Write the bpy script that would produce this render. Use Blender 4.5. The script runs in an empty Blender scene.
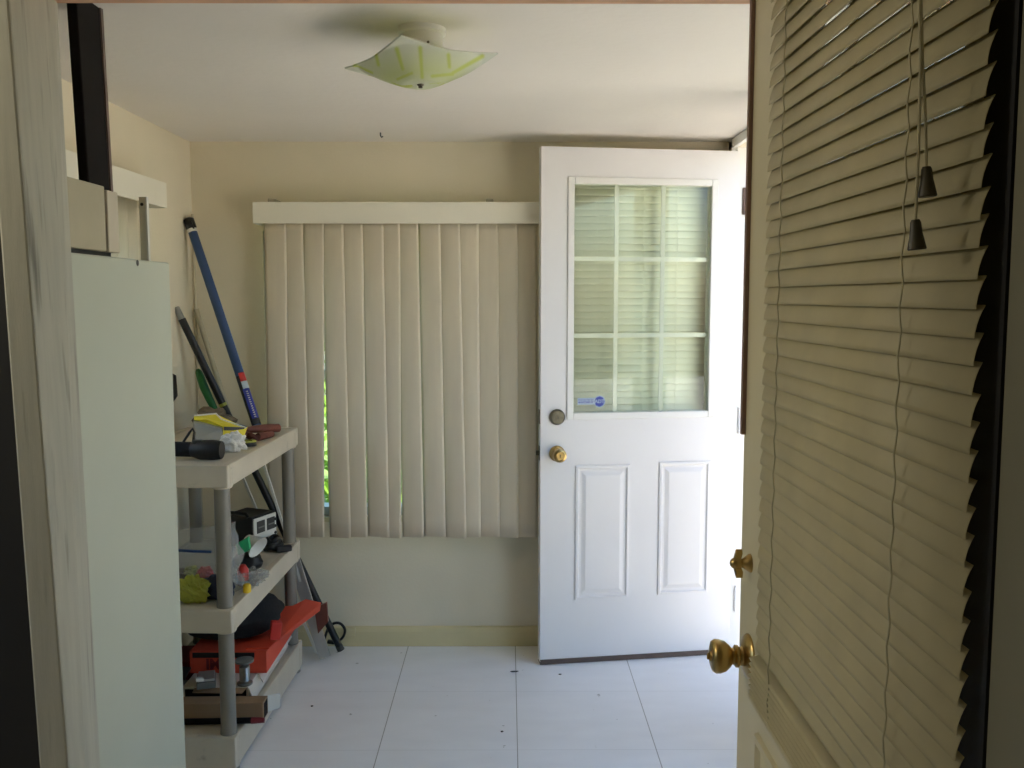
import bpy, bmesh, math, random
from mathutils import Vector, Matrix, Euler, noise
random.seed(7)
S = bpy.context.scene
COL = S.collection
R_ = math.radians
# ---------------------------------------------------------------- camera, world, sun, exposure
FPX, PITCH, YAW, CAMH = 930.0, 5.28, 0.246, 1.45
cd = bpy.data.cameras.new('camera'); cam = bpy.data.objects.new('camera', cd); COL.objects.link(cam)
cd.sensor_width = 36.0; cd.lens = FPX * 36.0 / 1024.0; cd.clip_start = 0.02
cam.location = (0, 0, CAMH); cam.rotation_euler = (R_(90 - PITCH), 0, R_(-YAW))
S.camera = cam
CR = cam.rotation_euler.to_matrix(); CL = Vector(cam.location)

W = bpy.data.worlds.new('sky'); S.world = W; W.use_nodes = True
wn = W.node_tree.nodes; wl = W.node_tree.links
for n in list(wn): wn.remove(n)
wo = wn.new('ShaderNodeOutputWorld'); bg = wn.new('ShaderNodeBackground')
sky = wn.new('ShaderNodeTexSky'); sky.sky_type = 'NISHITA'; sky.sun_disc = False
sky.sun_elevation = R_(56); sky.sun_rotation = R_(190); sky.air_density = 1.0; sky.dust_density = 1.2
hs = wn.new('ShaderNodeHueSaturation'); hs.inputs['Saturation'].default_value = 1.12
wl.new(sky.outputs[0], hs.inputs['Color']); wl.new(hs.outputs[0], bg.inputs[0]); wl.new(bg.outputs[0], wo.inputs[0])
bg.inputs[1].default_value = 0.32

sd = bpy.data.lights.new('sun', 'SUN'); sd.energy = 9.0; sd.angle = R_(0.6); sd.color = (1.0, 0.96, 0.90)
sun = bpy.data.objects.new('sun', sd); COL.objects.link(sun)
sun.rotation_euler = Vector((0.07, 0.50, -0.86)).to_track_quat('-Z', 'Y').to_euler()
sun.location = (0, -3, 6)

def portal(name, loc, rot, sx, sy):
    l = bpy.data.lights.new(name, 'AREA'); l.shape = 'RECTANGLE'; l.size = sx; l.size_y = sy
    l.cycles.is_portal = True
    o = bpy.data.objects.new(name, l); o.location = loc; o.rotation_euler = rot; COL.objects.link(o)
portal('sky_portal', (1.02, 3.27, 1.02), (0, R_(90), 0), 2.0, 0.84)      # guide sky sampling in the open doorway and the inner room's windows, give no light
portal('sky_portal', (-1.40, 2.535, 1.375), (0, R_(-90), 0), 0.69, 1.17)
portal('sky_portal', (-2.03, 0.95, 1.35), (0, R_(-90), 0), 0.7, 0.6)
portal('sky_portal', (1.02, 2.20, 1.09), (0, R_(90), 0), 1.88, 1.12)

S.view_settings.view_transform = 'Standard'; S.view_settings.look = 'None'
S.view_settings.gamma = 1.0; S.view_settings.use_curve_mapping = False
S.view_settings.exposure = 1.06
cy = S.cycles
cy.use_denoising = True; cy.max_bounces = 14; cy.diffuse_bounces = 10; cy.glossy_bounces = 5
cy.transmission_bounces = 8; cy.transparent_max_bounces = 24; cy.caustics_reflective = False; cy.caustics_refractive = False
cy.sample_clamp_indirect = 12.0
try:
    cy.denoiser = 'OPENIMAGEDENOISE'; cy.denoising_input_passes = 'RGB_ALBEDO_NORMAL'; cy.denoising_prefilter = 'ACCURATE'
except Exception: pass

# ---------------------------------------------------------------- measuring helpers: where a line of sight meets a plane
def ray(px, py): return CR @ Vector(((px - 512) / FPX, -(py - 384) / FPX, -1.0))
def onY(px, py, v): d = ray(px, py); return CL + d * ((v - CL.y) / d.y)
def onX(px, py, v): d = ray(px, py); return CL + d * ((v - CL.x) / d.x)
def onZ(px, py, v): d = ray(px, py); return CL + d * ((v - CL.z) / d.z)
def onP(px, py, p, n): d = ray(px, py); return CL + d * ((Vector(p) - CL).dot(n) / d.dot(n))

# ---------------------------------------------------------------- materials
def srgb(r, g, b):
    f = lambda c: (c / 255 / 12.92) if c / 255 <= 0.04045 else ((c / 255 + 0.055) / 1.055) ** 2.4
    return (f(r), f(g), f(b), 1.0)
def mat(name, col, rough=0.6, metal=0.0, var=0.0, vscale=6.0, bump=0.0, bscale=60.0, spec=0.5, trans=0.0, stretch=None, dirt=None):
    m = bpy.data.materials.new(name); m.use_nodes = True
    nt = m.node_tree; N = nt.nodes; L = nt.links; b = N['Principled BSDF']
    col = srgb(*col) if max(col) > 1.0 else (*col[:3], 1.0)
    b.inputs['Base Color'].default_value = col; b.inputs['Roughness'].default_value = rough
    b.inputs['Metallic'].default_value = metal; b.inputs['Specular IOR Level'].default_value = spec
    tc = N.new('ShaderNodeTexCoord'); mp = N.new('ShaderNodeMapping'); L.new(tc.outputs['Object'], mp.inputs[0])
    if stretch: mp.inputs['Scale'].default_value = stretch
    src = None
    if var > 0:
        nz = N.new('ShaderNodeTexNoise'); nz.inputs['Scale'].default_value = vscale; nz.inputs['Detail'].default_value = 5
        L.new(mp.outputs[0], nz.inputs['Vector'])
        rp = N.new('ShaderNodeValToRGB')
        rp.color_ramp.elements[0].position = 0.3; rp.color_ramp.elements[1].position = 0.7
        rp.color_ramp.elements[0].color = (*[c * (1 - var) for c in col[:3]], 1)
        rp.color_ramp.elements[1].color = (*[min(1, c * (1 + var * 0.5)) for c in col[:3]], 1)
        L.new(nz.outputs[0], rp.inputs[0]); src = rp.outputs[0]
        if dirt:                                  # (colour, scale, threshold) streaks of wear
            n2 = N.new('ShaderNodeTexNoise'); n2.inputs['Scale'].default_value = dirt[1]; n2.inputs['Detail'].default_value = 8
            L.new(mp.outputs[0], n2.inputs['Vector'])
            r2 = N.new('ShaderNodeValToRGB'); r2.color_ramp.elements[0].position = dirt[2]; r2.color_ramp.elements[1].position = min(1, dirt[2] + 0.16)
            r2.color_ramp.elements[0].color = (0, 0, 0, 1); r2.color_ramp.elements[1].color = (0.75, 0.75, 0.75, 1)
            L.new(n2.outputs[0], r2.inputs[0])
            mx = N.new('ShaderNodeMixRGB'); mx.inputs[2].default_value = srgb(*dirt[0])
            L.new(r2.outputs[0], mx.inputs[0]); L.new(src, mx.inputs[1]); src = mx.outputs[0]
        L.new(src, b.inputs['Base Color'])
    if bump > 0:
        nb = N.new('ShaderNodeTexNoise'); nb.inputs['Scale'].default_value = bscale; nb.inputs['Detail'].default_value = 4
        L.new(mp.outputs[0], nb.inputs['Vector'])
        bp = N.new('ShaderNodeBump'); bp.inputs['Strength'].default_value = bump; bp.inputs['Distance'].default_value = 0.01
        L.new(nb.outputs[0], bp.inputs['Height']); L.new(bp.outputs[0], b.inputs['Normal'])
    if trans > 0:
        tr = N.new('ShaderNodeBsdfTranslucent'); ms = N.new('ShaderNodeMixShader'); ms.inputs[0].default_value = trans
        tr.inputs[0].default_value = col
        if src: L.new(src, tr.inputs[0])
        L.new(b.outputs[0], ms.inputs[1]); L.new(tr.outputs[0], ms.inputs[2]); L.new(ms.outputs[0], N['Material Output'].inputs[0])
    return m
def glass_mat(name, tint, refl=0.03, rough=0.0, solid=None, amount=0.0):
    m = bpy.data.materials.new(name); m.use_nodes = True; nt = m.node_tree; N = nt.nodes; L = nt.links
    N.remove(N['Principled BSDF'])
    t = N.new('ShaderNodeBsdfTransparent'); t.inputs[0].default_value = (*tint, 1)
    g = N.new('ShaderNodeBsdfGlossy'); g.inputs['Roughness'].default_value = rough
    lw = N.new('ShaderNodeLayerWeight'); lw.inputs[0].default_value = 0.5
    pw = N.new('ShaderNodeMath'); pw.operation = 'POWER'; pw.inputs[1].default_value = 5.0; L.new(lw.outputs['Facing'], pw.inputs[0])
    ad = N.new('ShaderNodeMath'); ad.operation = 'MULTIPLY_ADD'; ad.inputs[1].default_value = 0.9; ad.inputs[2].default_value = refl; L.new(pw.outputs[0], ad.inputs[0])
    ms = N.new('ShaderNodeMixShader'); L.new(ad.outputs[0], ms.inputs[0]); L.new(t.outputs[0], ms.inputs[1]); L.new(g.outputs[0], ms.inputs[2])
    out = ms.outputs[0]
    if amount > 0:
        d = N.new('ShaderNodeBsdfDiffuse'); d.inputs[0].default_value = srgb(*solid)
        m2 = N.new('ShaderNodeMixShader'); m2.inputs[0].default_value = amount
        L.new(out, m2.inputs[1]); L.new(d.outputs[0], m2.inputs[2]); out = m2.outputs[0]
    L.new(out, N['Material Output'].inputs[0])
    return m

M = {}
M['wall'] = mat('painted_beige_wall', (226, 216, 190), 0.75, var=0.06, vscale=2.2, bump=0.08, bscale=90)
M['ceil'] = mat('ceiling_paint', (228, 222, 212), 0.8, var=0.05, vscale=1.6, bump=0.10, bscale=40)
M['dim'] = mat('shade_dark_partition', (26, 23, 19), 0.7, var=0.2, vscale=4)  # the partition's shade is put into this near-black colour
M['room'] = mat('inner_room_paint', (205, 200, 182), 0.8, var=0.1, vscale=3)
M['exterior'] = mat('exterior_stucco', (205, 200, 190), 0.9, var=0.1, vscale=5, bump=0.2, bscale=120)
M['sky_block'] = mat('dark_sky_block', (84, 76, 64), 0.85, var=0.2, vscale=4, stretch=(1, 8, 1))  # dark tone for the added wall that cuts light at the doorway
M['sweep'] = mat('dark_door_sweep', (96, 80, 70), 0.7, var=0.15, vscale=14)
M['base'] = mat('cream_baseboard', (214, 202, 158), 0.45, var=0.08, vscale=5)
M['post'] = mat('scuffed_grey_post', (180, 178, 162), 0.6, var=0.10, vscale=3, bump=0.10, bscale=30, stretch=(22, 22, 1.6), dirt=((88, 84, 72), 2.0, 0.60))
M['raw'] = mat('raw_pine', (222, 176, 138), 0.7, var=0.18, vscale=5, stretch=(1, 10, 10))
M['door'] = mat('white_door_paint', (228, 226, 224), 0.42, var=0.03, vscale=3)
M['doorline'] = mat('white_lite_frame', (231, 230, 224), 0.4, var=0.02, vscale=4)
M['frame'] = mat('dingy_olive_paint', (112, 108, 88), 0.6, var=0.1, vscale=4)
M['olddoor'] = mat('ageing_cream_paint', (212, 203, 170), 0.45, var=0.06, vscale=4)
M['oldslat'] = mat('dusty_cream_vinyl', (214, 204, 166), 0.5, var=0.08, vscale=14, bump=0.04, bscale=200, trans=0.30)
M['slat'] = mat('white_vinyl_slat', (244, 244, 230), 0.45, trans=0.15, var=0.03, vscale=6)
M['vslat'] = mat('ivory_vertical_vane', (223, 211, 187), 0.55, trans=0.14, var=0.04, vscale=4, bump=0.05, bscale=150, stretch=(8, 8, 1))
M['vane2'] = mat('backlit_ivory_vane', (236, 230, 210), 0.55, trans=0.5, var=0.04, vscale=4)
M['val'] = mat('ivory_valance', (236, 231, 212), 0.5, var=0.03, vscale=4)
M['cab'] = mat('grey_enamel', (189, 193, 175), 0.42, var=0.04, vscale=3)
M['tan'] = mat('tan_board', (176, 168, 142), 0.6, var=0.08, vscale=8)
M['dullrod'] = mat('dull_rod', (190, 178, 150), 0.6, var=0.08, vscale=12)
M['tanlite'] = mat('pale_tan_board', (198, 188, 166), 0.6, var=0.06, vscale=8)
M['darkbrown'] = mat('dark_brown_paint', (22, 18, 15), 0.85, var=0.2, vscale=8, spec=0.2)
M['mauve'] = mat('mauve_brown_strip', (112, 92, 82), 0.6, var=0.12, vscale=12)
M['brown'] = mat('brown_rubber', (128, 100, 86), 0.6, var=0.15, vscale=15)
M['brass'] = mat('aged_brass', (184, 156, 100), 0.28, metal=1.0, var=0.12, vscale=20)
M['pewter'] = mat('dull_pewter', (118, 112, 96), 0.38, metal=1.0, var=0.3, vscale=60)
M['steel'] = mat('brushed_steel', (170, 172, 170), 0.35, metal=1.0, var=0.1, vscale=30)
M['rail'] = mat('grey_painted_rail', (214, 209, 190), 0.5, var=0.05, vscale=12)
M['alu'] = mat('satin_aluminium', (190, 190, 186), 0.45, metal=0.7, var=0.06, vscale=20)
M['shelf'] = mat('putty_resin_shelf', (203, 193, 172), 0.5, var=0.07, vscale=10, dirt=((120, 108, 90), 14, 0.66))
M['tube'] = mat('grey_resin_tube', (132, 127, 116), 0.45, var=0.06, vscale=12)
M['black'] = mat('black_plastic', (24, 24, 24), 0.45, var=0.2, vscale=12)
M['blacksoft'] = mat('black_canvas', (20, 20, 21), 0.85, var=0.3, vscale=30, bump=0.3, bscale=120)
M['blue'] = mat('blue_enamel_pole', (46, 74, 116), 0.35, var=0.08, vscale=10)
M['navy'] = mat('navy_cloth', (34, 40, 62), 0.85, var=0.3, vscale=30)
M['green'] = mat('green_plastic', (36, 112, 50), 0.45, var=0.1, vscale=10)
M['teal'] = mat('mint_green_plastic', (40, 168, 110), 0.5, var=0.06, vscale=10)
M['yellow'] = mat('yellow_card', (232, 214, 52), 0.55, var=0.06, vscale=12)
M['yellowcap'] = mat('yellow_plastic', (238, 200, 40), 0.4, var=0.04, vscale=9)
M['lime'] = mat('lime_wrapper', (176, 182, 72), 0.5, var=0.18, vscale=22)
M['red'] = mat('red_plastic', (202, 50, 40), 0.45, var=0.08, vscale=10)
M['orange'] = mat('orange_red_cardboard', (214, 76, 50), 0.6, var=0.08, vscale=9)
M['darkred'] = mat('dark_red_print', (130, 38, 44), 0.6, var=0.15, vscale=12)
M['leather'] = mat('reddish_brown_grip', (112, 58, 44), 0.5, var=0.2, vscale=18)
M['card'] = mat('brown_cardboard', (150, 122, 92), 0.8, var=0.12, vscale=14)
M['cardwhite'] = mat('white_cardboard', (214, 208, 196), 0.7, var=0.05, vscale=8)
M['paper'] = mat('white_paper', (224, 222, 214), 0.8, var=0.05, vscale=10)
M['white'] = mat('white_plastic', (220, 219, 210), 0.4, var=0.03, vscale=8)
M['grey'] = mat('mid_grey_plastic', (120, 120, 114), 0.5, var=0.1, vscale=12)
M['greydark'] = mat('charcoal_grey_plastic', (62, 62, 58), 0.5, var=0.15, vscale=14)
M['rag'] = mat('grey_brown_cloth', (120, 108, 90), 0.9, var=0.25, vscale=30, bump=0.3, bscale=90)
M['cord'] = mat('olive_cord', (188, 180, 146), 0.7, var=0.1, vscale=30)
M['tassel'] = mat('dark_olive_tassel', (70, 64, 46), 0.5, var=0.1, vscale=40)
M['decal'] = mat('pale_blue_decal', (186, 202, 214), 0.45, var=0.03, vscale=60)
M['decalblue'] = mat('royal_blue_decal', (42, 56, 150), 0.45, var=0.05, vscale=60)
M['glass'] = glass_mat('greenish_pane', (0.96, 0.985, 0.93))
M['clear'] = glass_mat('window_pane', (0.95, 0.97, 0.96))
M['bag'] = glass_mat('clear_polythene', (0.93, 0.94, 0.94), rough=0.15, solid=(205, 208, 206), amount=0.30)
M['blister'] = glass_mat('clear_blister', (0.92, 0.92, 0.90), rough=0.1, solid=(190, 186, 170), amount=0.45)
M['concrete'] = mat('pale_concrete', (222, 213, 200), 0.9, var=0.1, vscale=3, bump=0.2, bscale=60)
M['lawn'] = mat('lawn', (104, 132, 58), 0.95, var=0.35, vscale=8)
M['leafout'] = mat('sunlit_leaf', (134, 168, 62), 0.6, var=0.3, vscale=7, trans=0.35)

# floor: 18-inch vinyl tiles with thin seams and faint streaks
def floor_material():
    m = bpy.data.materials.new('pale_vinyl_tile'); m.use_nodes = True; nt = m.node_tree; N = nt.nodes; L = nt.links
    b = N['Principled BSDF']; b.inputs['Roughness'].default_value = 0.42; b.inputs['Specular IOR Level'].default_value = 0.35
    tc = N.new('ShaderNodeTexCoord'); sp = N.new('ShaderNodeSeparateXYZ'); L.new(tc.outputs['Object'], sp.inputs[0])
    def seam(sock, off, pitch):
        a = N.new('ShaderNodeMath'); a.operation = 'SUBTRACT'; L.new(sock, a.inputs[0]); a.inputs[1].default_value = off
        d = N.new('ShaderNodeMath'); d.operation = 'DIVIDE'; L.new(a.outputs[0], d.inputs[0]); d.inputs[1].default_value = pitch
        f = N.new('ShaderNodeMath'); f.operation = 'FRACT'; L.new(d.outputs[0], f.inputs[0])
        p = N.new('ShaderNodeMath'); p.operation = 'PINGPONG'; L.new(d.outputs[0], p.inputs[0]); p.inputs[1].default_value = 0.5
        l = N.new('ShaderNodeMath'); l.operation = 'LESS_THAN'; L.new(p.outputs[0], l.inputs[0]); l.inputs[1].default_value = 0.0034
        fl = N.new('ShaderNodeMath'); fl.operation = 'FLOOR'; L.new(d.outputs[0], fl.inputs[0])
        return l.outputs[0], fl.outputs[0]
    sx, fx = seam(sp.outputs[0], 0.030, 0.4475); sy, fy = seam(sp.outputs[1], 2.876, 0.4475)
    sy2 = N.new('ShaderNodeMath'); sy2.operation = 'MULTIPLY'; L.new(sy, sy2.inputs[0]); sy2.inputs[1].default_value = 0.25
    mxm = N.new('ShaderNodeMath'); mxm.operation = 'MAXIMUM'; L.new(sx, mxm.inputs[0]); L.new(sy2.outputs[0], mxm.inputs[1])
    mp = N.new('ShaderNodeMapping'); mp.inputs['Scale'].default_value = (1.5, 4, 1); L.new(tc.outputs['Object'], mp.inputs[0])
    nz = N.new('ShaderNodeTexNoise'); nz.inputs['Scale'].default_value = 3.0; nz.inputs['Detail'].default_value = 7; L.new(mp.outputs[0], nz.inputs['Vector'])
    rp = N.new('ShaderNodeValToRGB'); rp.color_ramp.elements[0].position = 0.34; rp.color_ramp.elements[1].position = 0.66
    rp.color_ramp.elements[0].color = srgb(236, 237, 238); rp.color_ramp.elements[1].color = srgb(241, 242, 243)
    L.new(nz.outputs[0], rp.inputs[0])
    ms = N.new('ShaderNodeTexNoise'); ms.inputs['Scale'].default_value = 26; ms.inputs['Detail'].default_value = 2; L.new(tc.outputs['Object'], ms.inputs['Vector'])
    sr = N.new('ShaderNodeValToRGB'); sr.color_ramp.elements[0].position = 0.735; sr.color_ramp.elements[1].position = 0.76
    sr.color_ramp.elements[0].color = (0, 0, 0, 1); sr.color_ramp.elements[1].color = (0.5, 0.5, 0.5, 1); L.new(ms.outputs[0], sr.inputs[0])
    m1 = N.new('ShaderNodeMixRGB'); m1.inputs[2].default_value = srgb(96, 92, 86); L.new(sr.outputs[0], m1.inputs[0]); L.new(rp.outputs[0], m1.inputs[1])
    m2 = N.new('ShaderNodeMixRGB'); m2.inputs[2].default_value = srgb(165, 163, 158); L.new(mxm.outputs[0], m2.inputs[0]); L.new(m1.outputs[0], m2.inputs[1])
    L.new(m2.outputs[0], b.inputs['Base Color'])
    return m
M['floor'] = floor_material()

# ---------------------------------------------------------------- mesh builder
class MB:
    def __init__(s): s.bm = bmesh.new()
    def face(s, vs):
        try: return s.bm.faces.new(vs)
        except ValueError: return None
    def hexa(s, p):                       # p: 8 points, bottom ring then top ring
        v = [s.bm.verts.new(q) for q in p]
        for f in ((3, 2, 1, 0), (4, 5, 6, 7), (0, 1, 5, 4), (1, 2, 6, 5), (2, 3, 7, 6), (3, 0, 4, 7)): s.face([v[i] for i in f])
        return s
    def box(s, x0, x1, y0, y1, z0, z1):
        return s.hexa([(x0, y0, z0), (x1, y0, z0), (x1, y1, z0), (x0, y1, z0), (x0, y0, z1), (x1, y0, z1), (x1, y1, z1), (x0, y1, z1)])
    def obox(s, c, size, rot=(0, 0, 0), mtx=None):
        mt = mtx if mtx is not None else Euler([R_(a) for a in rot]).to_matrix()
        a, b, d = [q / 2 for q in size]; c = Vector(c)
        return s.hexa([c + mt @ Vector(q) for q in ((-a, -b, -d), (a, -b, -d), (a, b, -d), (-a, b, -d), (-a, -b, d), (a, -b, d), (a, b, d), (-a, b, d))])
    def bar(s, p, q, w, t, up=(0, 0, 1)):   # rectangular bar from p to q
        p, q = Vector(p), Vector(q); z = (q - p).normalized(); x = Vector(up).cross(z).normalized(); y = z.cross(x)
        mt = Matrix((x, y, z)).transposed()
        return s.obox((p + q) / 2, (w, t, (q - p).length), mtx=mt)
    def tube(s, pts, r, seg=12, caps=True):
        pts = [Vector(p) for p in pts]; n = len(pts); rr = r if isinstance(r, (list, tuple)) else [r] * n
        rings = []; prev = None
        for i, p in enumerate(pts):
            t = (pts[min(i + 1, n - 1)] - pts[max(i - 1, 0)]).normalized()
            if prev is None:
                a = Vector((0, 0, 1)) if abs(t.z) < 0.9 else Vector((1, 0, 0)); u = t.cross(a).normalized()
            else: u = (prev - t * prev.dot(t)).normalized()
            prev = u; w = t.cross(u)
            rings.append([s.bm.verts.new(p + (u * math.cos(2 * math.pi * k / seg) + w * math.sin(2 * math.pi * k / seg)) * rr[i]) for k in range(seg)])
        for a, b in zip(rings, rings[1:]):
            for k in range(seg): s.face([a[k], a[(k + 1) % seg], b[(k + 1) % seg], b[k]])
        if caps: s.face(rings[0][::-1]); s.face(rings[-1])
        return s
    def lathe(s, prof, o=(0, 0, 0), axis=(0, 0, 1), seg=28):
        o = Vector(o); q = Vector(axis).normalized().to_track_quat('Z', 'Y').to_matrix(); rings = []
        for r, h in prof:
            if r < 1e-6: rings.append([s.bm.verts.new(o + q @ Vector((0, 0, h)))])
            else: rings.append([s.bm.verts.new(o + q @ Vector((r * math.cos(2 * math.pi * k / seg), r * math.sin(2 * math.pi * k / seg), h))) for k in range(seg)])
        for a, b in zip(rings, rings[1:]):
            for k in range(seg):
                k2 = (k + 1) % seg
                if len(a) == 1 and len(b) == 1: continue
                if len(a) == 1: s.face([a[0], b[k2], b[k]])
                elif len(b) == 1: s.face([a[k], a[k2], b[0]])
                else: s.face([a[k], a[k2], b[k2], b[k]])
        if len(rings[0]) > 1: s.face(rings[0][::-1])
        if len(rings[-1]) > 1: s.face(rings[-1])
        return s
    def prism(s, poly, off):
        off = Vector(off); a = [s.bm.verts.new(p) for p in poly]; b = [s.bm.verts.new(Vector(p) + off) for p in poly]
        s.face(a[::-1]); s.face(b); n = len(a)
        for k in range(n): s.face([a[k], a[(k + 1) % n], b[(k + 1) % n], b[k]])
        return s
    def grid(s, f, nu, nv, thick=None):     # f(u, v) -> point
        g = [[s.bm.verts.new(f(i / nu, j / nv)) for j in range(nv + 1)] for i in range(nu + 1)]
        for i in range(nu):
            for j in range(nv): s.face([g[i][j], g[i + 1][j], g[i + 1][j + 1], g[i][j + 1]])
        return s
    def blob(s, c, r, amp=0.15, fr=2.0, seed=0, nu=20, nv=12, flat=None):
        c = Vector(c); rings = []
        def P(th, ph):
            d = Vector((math.cos(th) * math.sin(ph), math.sin(th) * math.sin(ph), math.cos(ph)))
            k = 1 + amp * noise.noise(d * fr + Vector((seed * 7.3, seed * 1.7, 0)))
            p = Vector((d.x * r[0], d.y * r[1], d.z * r[2])) * k
            if flat is not None: p.z = max(p.z, flat)
            return c + p
        top = s.bm.verts.new(P(0, 0.001)); bot = s.bm.verts.new(P(0, math.pi - 0.001))
        for j in range(1, nv): rings.append([s.bm.verts.new(P(2 * math.pi * i / nu, math.pi * j / nv)) for i in range(nu)])
        for i in range(nu):
            s.face([top, rings[0][i], rings[0][(i + 1) % nu]]); s.face([bot, rings[-1][(i + 1) % nu], rings[-1][i]])
        for a, b in zip(rings, rings[1:]):
            for i in range(nu): s.face([a[i], b[i], b[(i + 1) % nu], a[(i + 1) % nu]])
        return s
    def xf(s, m): s.bm.transform(m); return s

MW = {}                                          # world matrices of the empties
def finish(name, mb, m, smooth=False, bevel=0.0, solid=0.0, recalc=True):
    bm = mb.bm
    if recalc: bmesh.ops.recalc_face_normals(bm, faces=bm.faces)
    me = bpy.data.meshes.new(name); bm.to_mesh(me); bm.free()
    me.materials.append(M[m] if isinstance(m, str) else m)
    if smooth:
        for p in me.polygons: p.use_smooth = True
        try: me.set_sharp_from_angle(angle=R_(42))
        except Exception: pass
    o = bpy.data.objects.new(name, me); COL.objects.link(o)
    if solid: md = o.modifiers.new('solid', 'SOLIDIFY'); md.thickness = solid; md.offset = 0
    if bevel: md = o.modifiers.new('bevel', 'BEVEL'); md.width = bevel; md.segments = 2; md.limit_method = 'ANGLE'; md.angle_limit = R_(40)
    return o
def tag(o, label=None, cat=None, group=None, kind=None):
    for k, v in (('label', label), ('category', cat), ('group', group), ('kind', kind)):
        if v: o[k] = v
    return o
def thing(name, label, cat, loc=(0, 0, 0), rz=0.0, group=None, kind=None, mtx=None):
    o = bpy.data.objects.new(name, None); COL.objects.link(o); o.empty_display_size = 0.05
    m = mtx if mtx is not None else Matrix.Translation(Vector(loc)) @ Matrix.Rotation(rz, 4, 'Z')
    o.matrix_world = m; MW[o.name] = m.copy()
    return tag(o, label, cat, group, kind)
def part(name, mb, m, parent, local=False, label=None, **k):
    """a part under its thing; meshes come in world metres unless local"""
    if not local: mb.xf(MW[parent.name].inverted())
    o = finish(name, mb, m, **k); o.parent = parent; MW[o.name] = MW[parent.name]
    if label: o['label'] = label
    return o
def solo(name, mb, m, label, cat, group=None, kind=None, **k):
    vs = mb.bm.verts; xs = [v.co.x for v in vs]; ys = [v.co.y for v in vs]; zs = [v.co.z for v in vs]
    c = Vector(((min(xs) + max(xs)) / 2, (min(ys) + max(ys)) / 2, min(zs)))
    mb.xf(Matrix.Translation(-c)); o = finish(name, mb, m, **k); o.location = c
    MW[o.name] = Matrix.Translation(c)
    return tag(o, label, cat, group, kind)
def struct(name, mb, m, **k): return tag(finish(name, mb, m, **k), kind='structure')

# ================================================================= THE SETTING
FY, LX, RX, CZ = 3.79, -1.27, 0.895, 2.072      # far wall, left wall, right wall, ceiling
D0, D1, DH = 2.875, 3.70, 2.035                  # open doorway in the right wall
WX0, WX1, WZ0, WZ1 = -0.99, 0.02, 0.55, 1.72     # window behind the vertical blind
struct('floor', MB().box(-1.9, RX + 0.12, -1.7, FY + 0.12, -0.12, 0.0), 'floor')
struct('ceiling', MB().box(LX - 0.12, RX + 0.12, 1.60, FY + 0.12, CZ, CZ + 0.14), 'ceil')
w = MB()
w.box(LX - 0.12, WX0, FY, FY + 0.12, 0, CZ).box(WX1, RX + 0.12, FY, FY + 0.12, 0, CZ)
w.box(WX0, WX1, FY, FY + 0.12, 0, WZ0).box(WX0, WX1, FY, FY + 0.12, WZ1, CZ)
struct('wall_far', w, 'wall')
LW0, LW1, LZ0, LZ1 = 1.95, 3.12, 1.03, 1.72      # window on the left wall, behind its own blind
w = MB()
w.box(LX - 0.12, LX, 1.60, LW0, 0, CZ).box(LX - 0.12, LX, LW1, FY, 0, CZ)
w.box(LX - 0.12, LX, LW0, LW1, 0, LZ0).box(LX - 0.12, LX, LW0, LW1, LZ1, CZ)
struct('wall_left', w, 'wall')
w = MB()
RW0, RW1, RZ0, RZ1 = 1.64, 2.76, 0.15, 2.03      # unseen opening added to the right wall for fill light, behind the near door
w.box(RX, RX + 0.12, 1.60, RW0, 0, CZ).box(RX, RX + 0.12, RW1, D0, 0, CZ).box(RX, RX + 0.12, RW0, RW1, 0, RZ0).box(RX, RX + 0.12, RW0, RW1, RZ1, CZ).box(RX, RX + 0.12, D1, FY, 0, CZ).box(RX, RX + 0.12, D0, D1, DH, CZ)
struct('wall_right', w, 'wall')
struct('baseboard_far', MB().prism([(LX, FY - 0.016, 0), (LX, FY - 0.016, 0.062), (LX, FY - 0.010, 0.078), (LX, FY, 0.082), (LX, FY, 0)], (RX - LX, 0, 0)), 'base')
struct('baseboard_left', MB().box(LX, LX + 0.014, 1.62, FY - 0.016, 0, 0.08), 'base')
# casing round the open doorway
t = MB()
t.box(RX - 0.018, RX, D0 - 0.07, D0, 0, DH + 0.03).box(RX - 0.018, RX, D1, D1 + 0.06, 0, DH + 0.03).box(RX - 0.018, RX, D0 - 0.07, D1 + 0.06, DH, DH + 0.034)
t.box(RX, RX + 0.12, D0, D0 + 0.018, 0, DH).box(RX, RX + 0.12, D1 - 0.012, D1, 0, DH)
struct('trim_1', t, 'doorline')
# room the photograph is taken from: dim, with an unseen warm light added at its left to fill the near door
lp = bpy.data.lights.new('fill_light', 'POINT'); lp.energy = 8.5; lp.color = (1.0, 0.92, 0.76); lp.shadow_soft_size = 0.16
lo = bpy.data.objects.new('fill_light', lp); lo.location = (-1.45, 1.28, 1.95); COL.objects.link(lo)
struct('wall_back', MB().box(-1.9, RX + 0.12, -1.82, -1.7, 0, 2.3), 'room')
IY0, IY1, IZ0, IZ1 = 0.65, 1.25, 1.00, 1.70      # opening added to light the near door, left of the photographer
w = MB().box(-2.02, -1.9, -1.82, IY0, 0, 2.3).box(-2.02, -1.9, IY1, 1.6, 0, 2.3).box(-2.02, -1.9, IY0, IY1, 0, IZ0).box(-2.02, -1.9, IY0, IY1, IZ1, 2.3)
struct('wall_inner_left', w, 'room')
struct('wall_inner_right', MB().box(RX, RX + 0.12, -1.7, 1.60, 0, 2.3), 'room')
struct('ceiling_inner', MB().box(-2.02, RX + 0.12, -1.82, 1.60, 2.3, 2.4), 'room')
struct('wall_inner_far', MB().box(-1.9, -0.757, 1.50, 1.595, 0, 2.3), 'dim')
struct('trim_2', MB().box(-0.87, RX, 1.47, 1.60, 1.938, 2.3), 'raw')          # bare header over the opening
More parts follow.
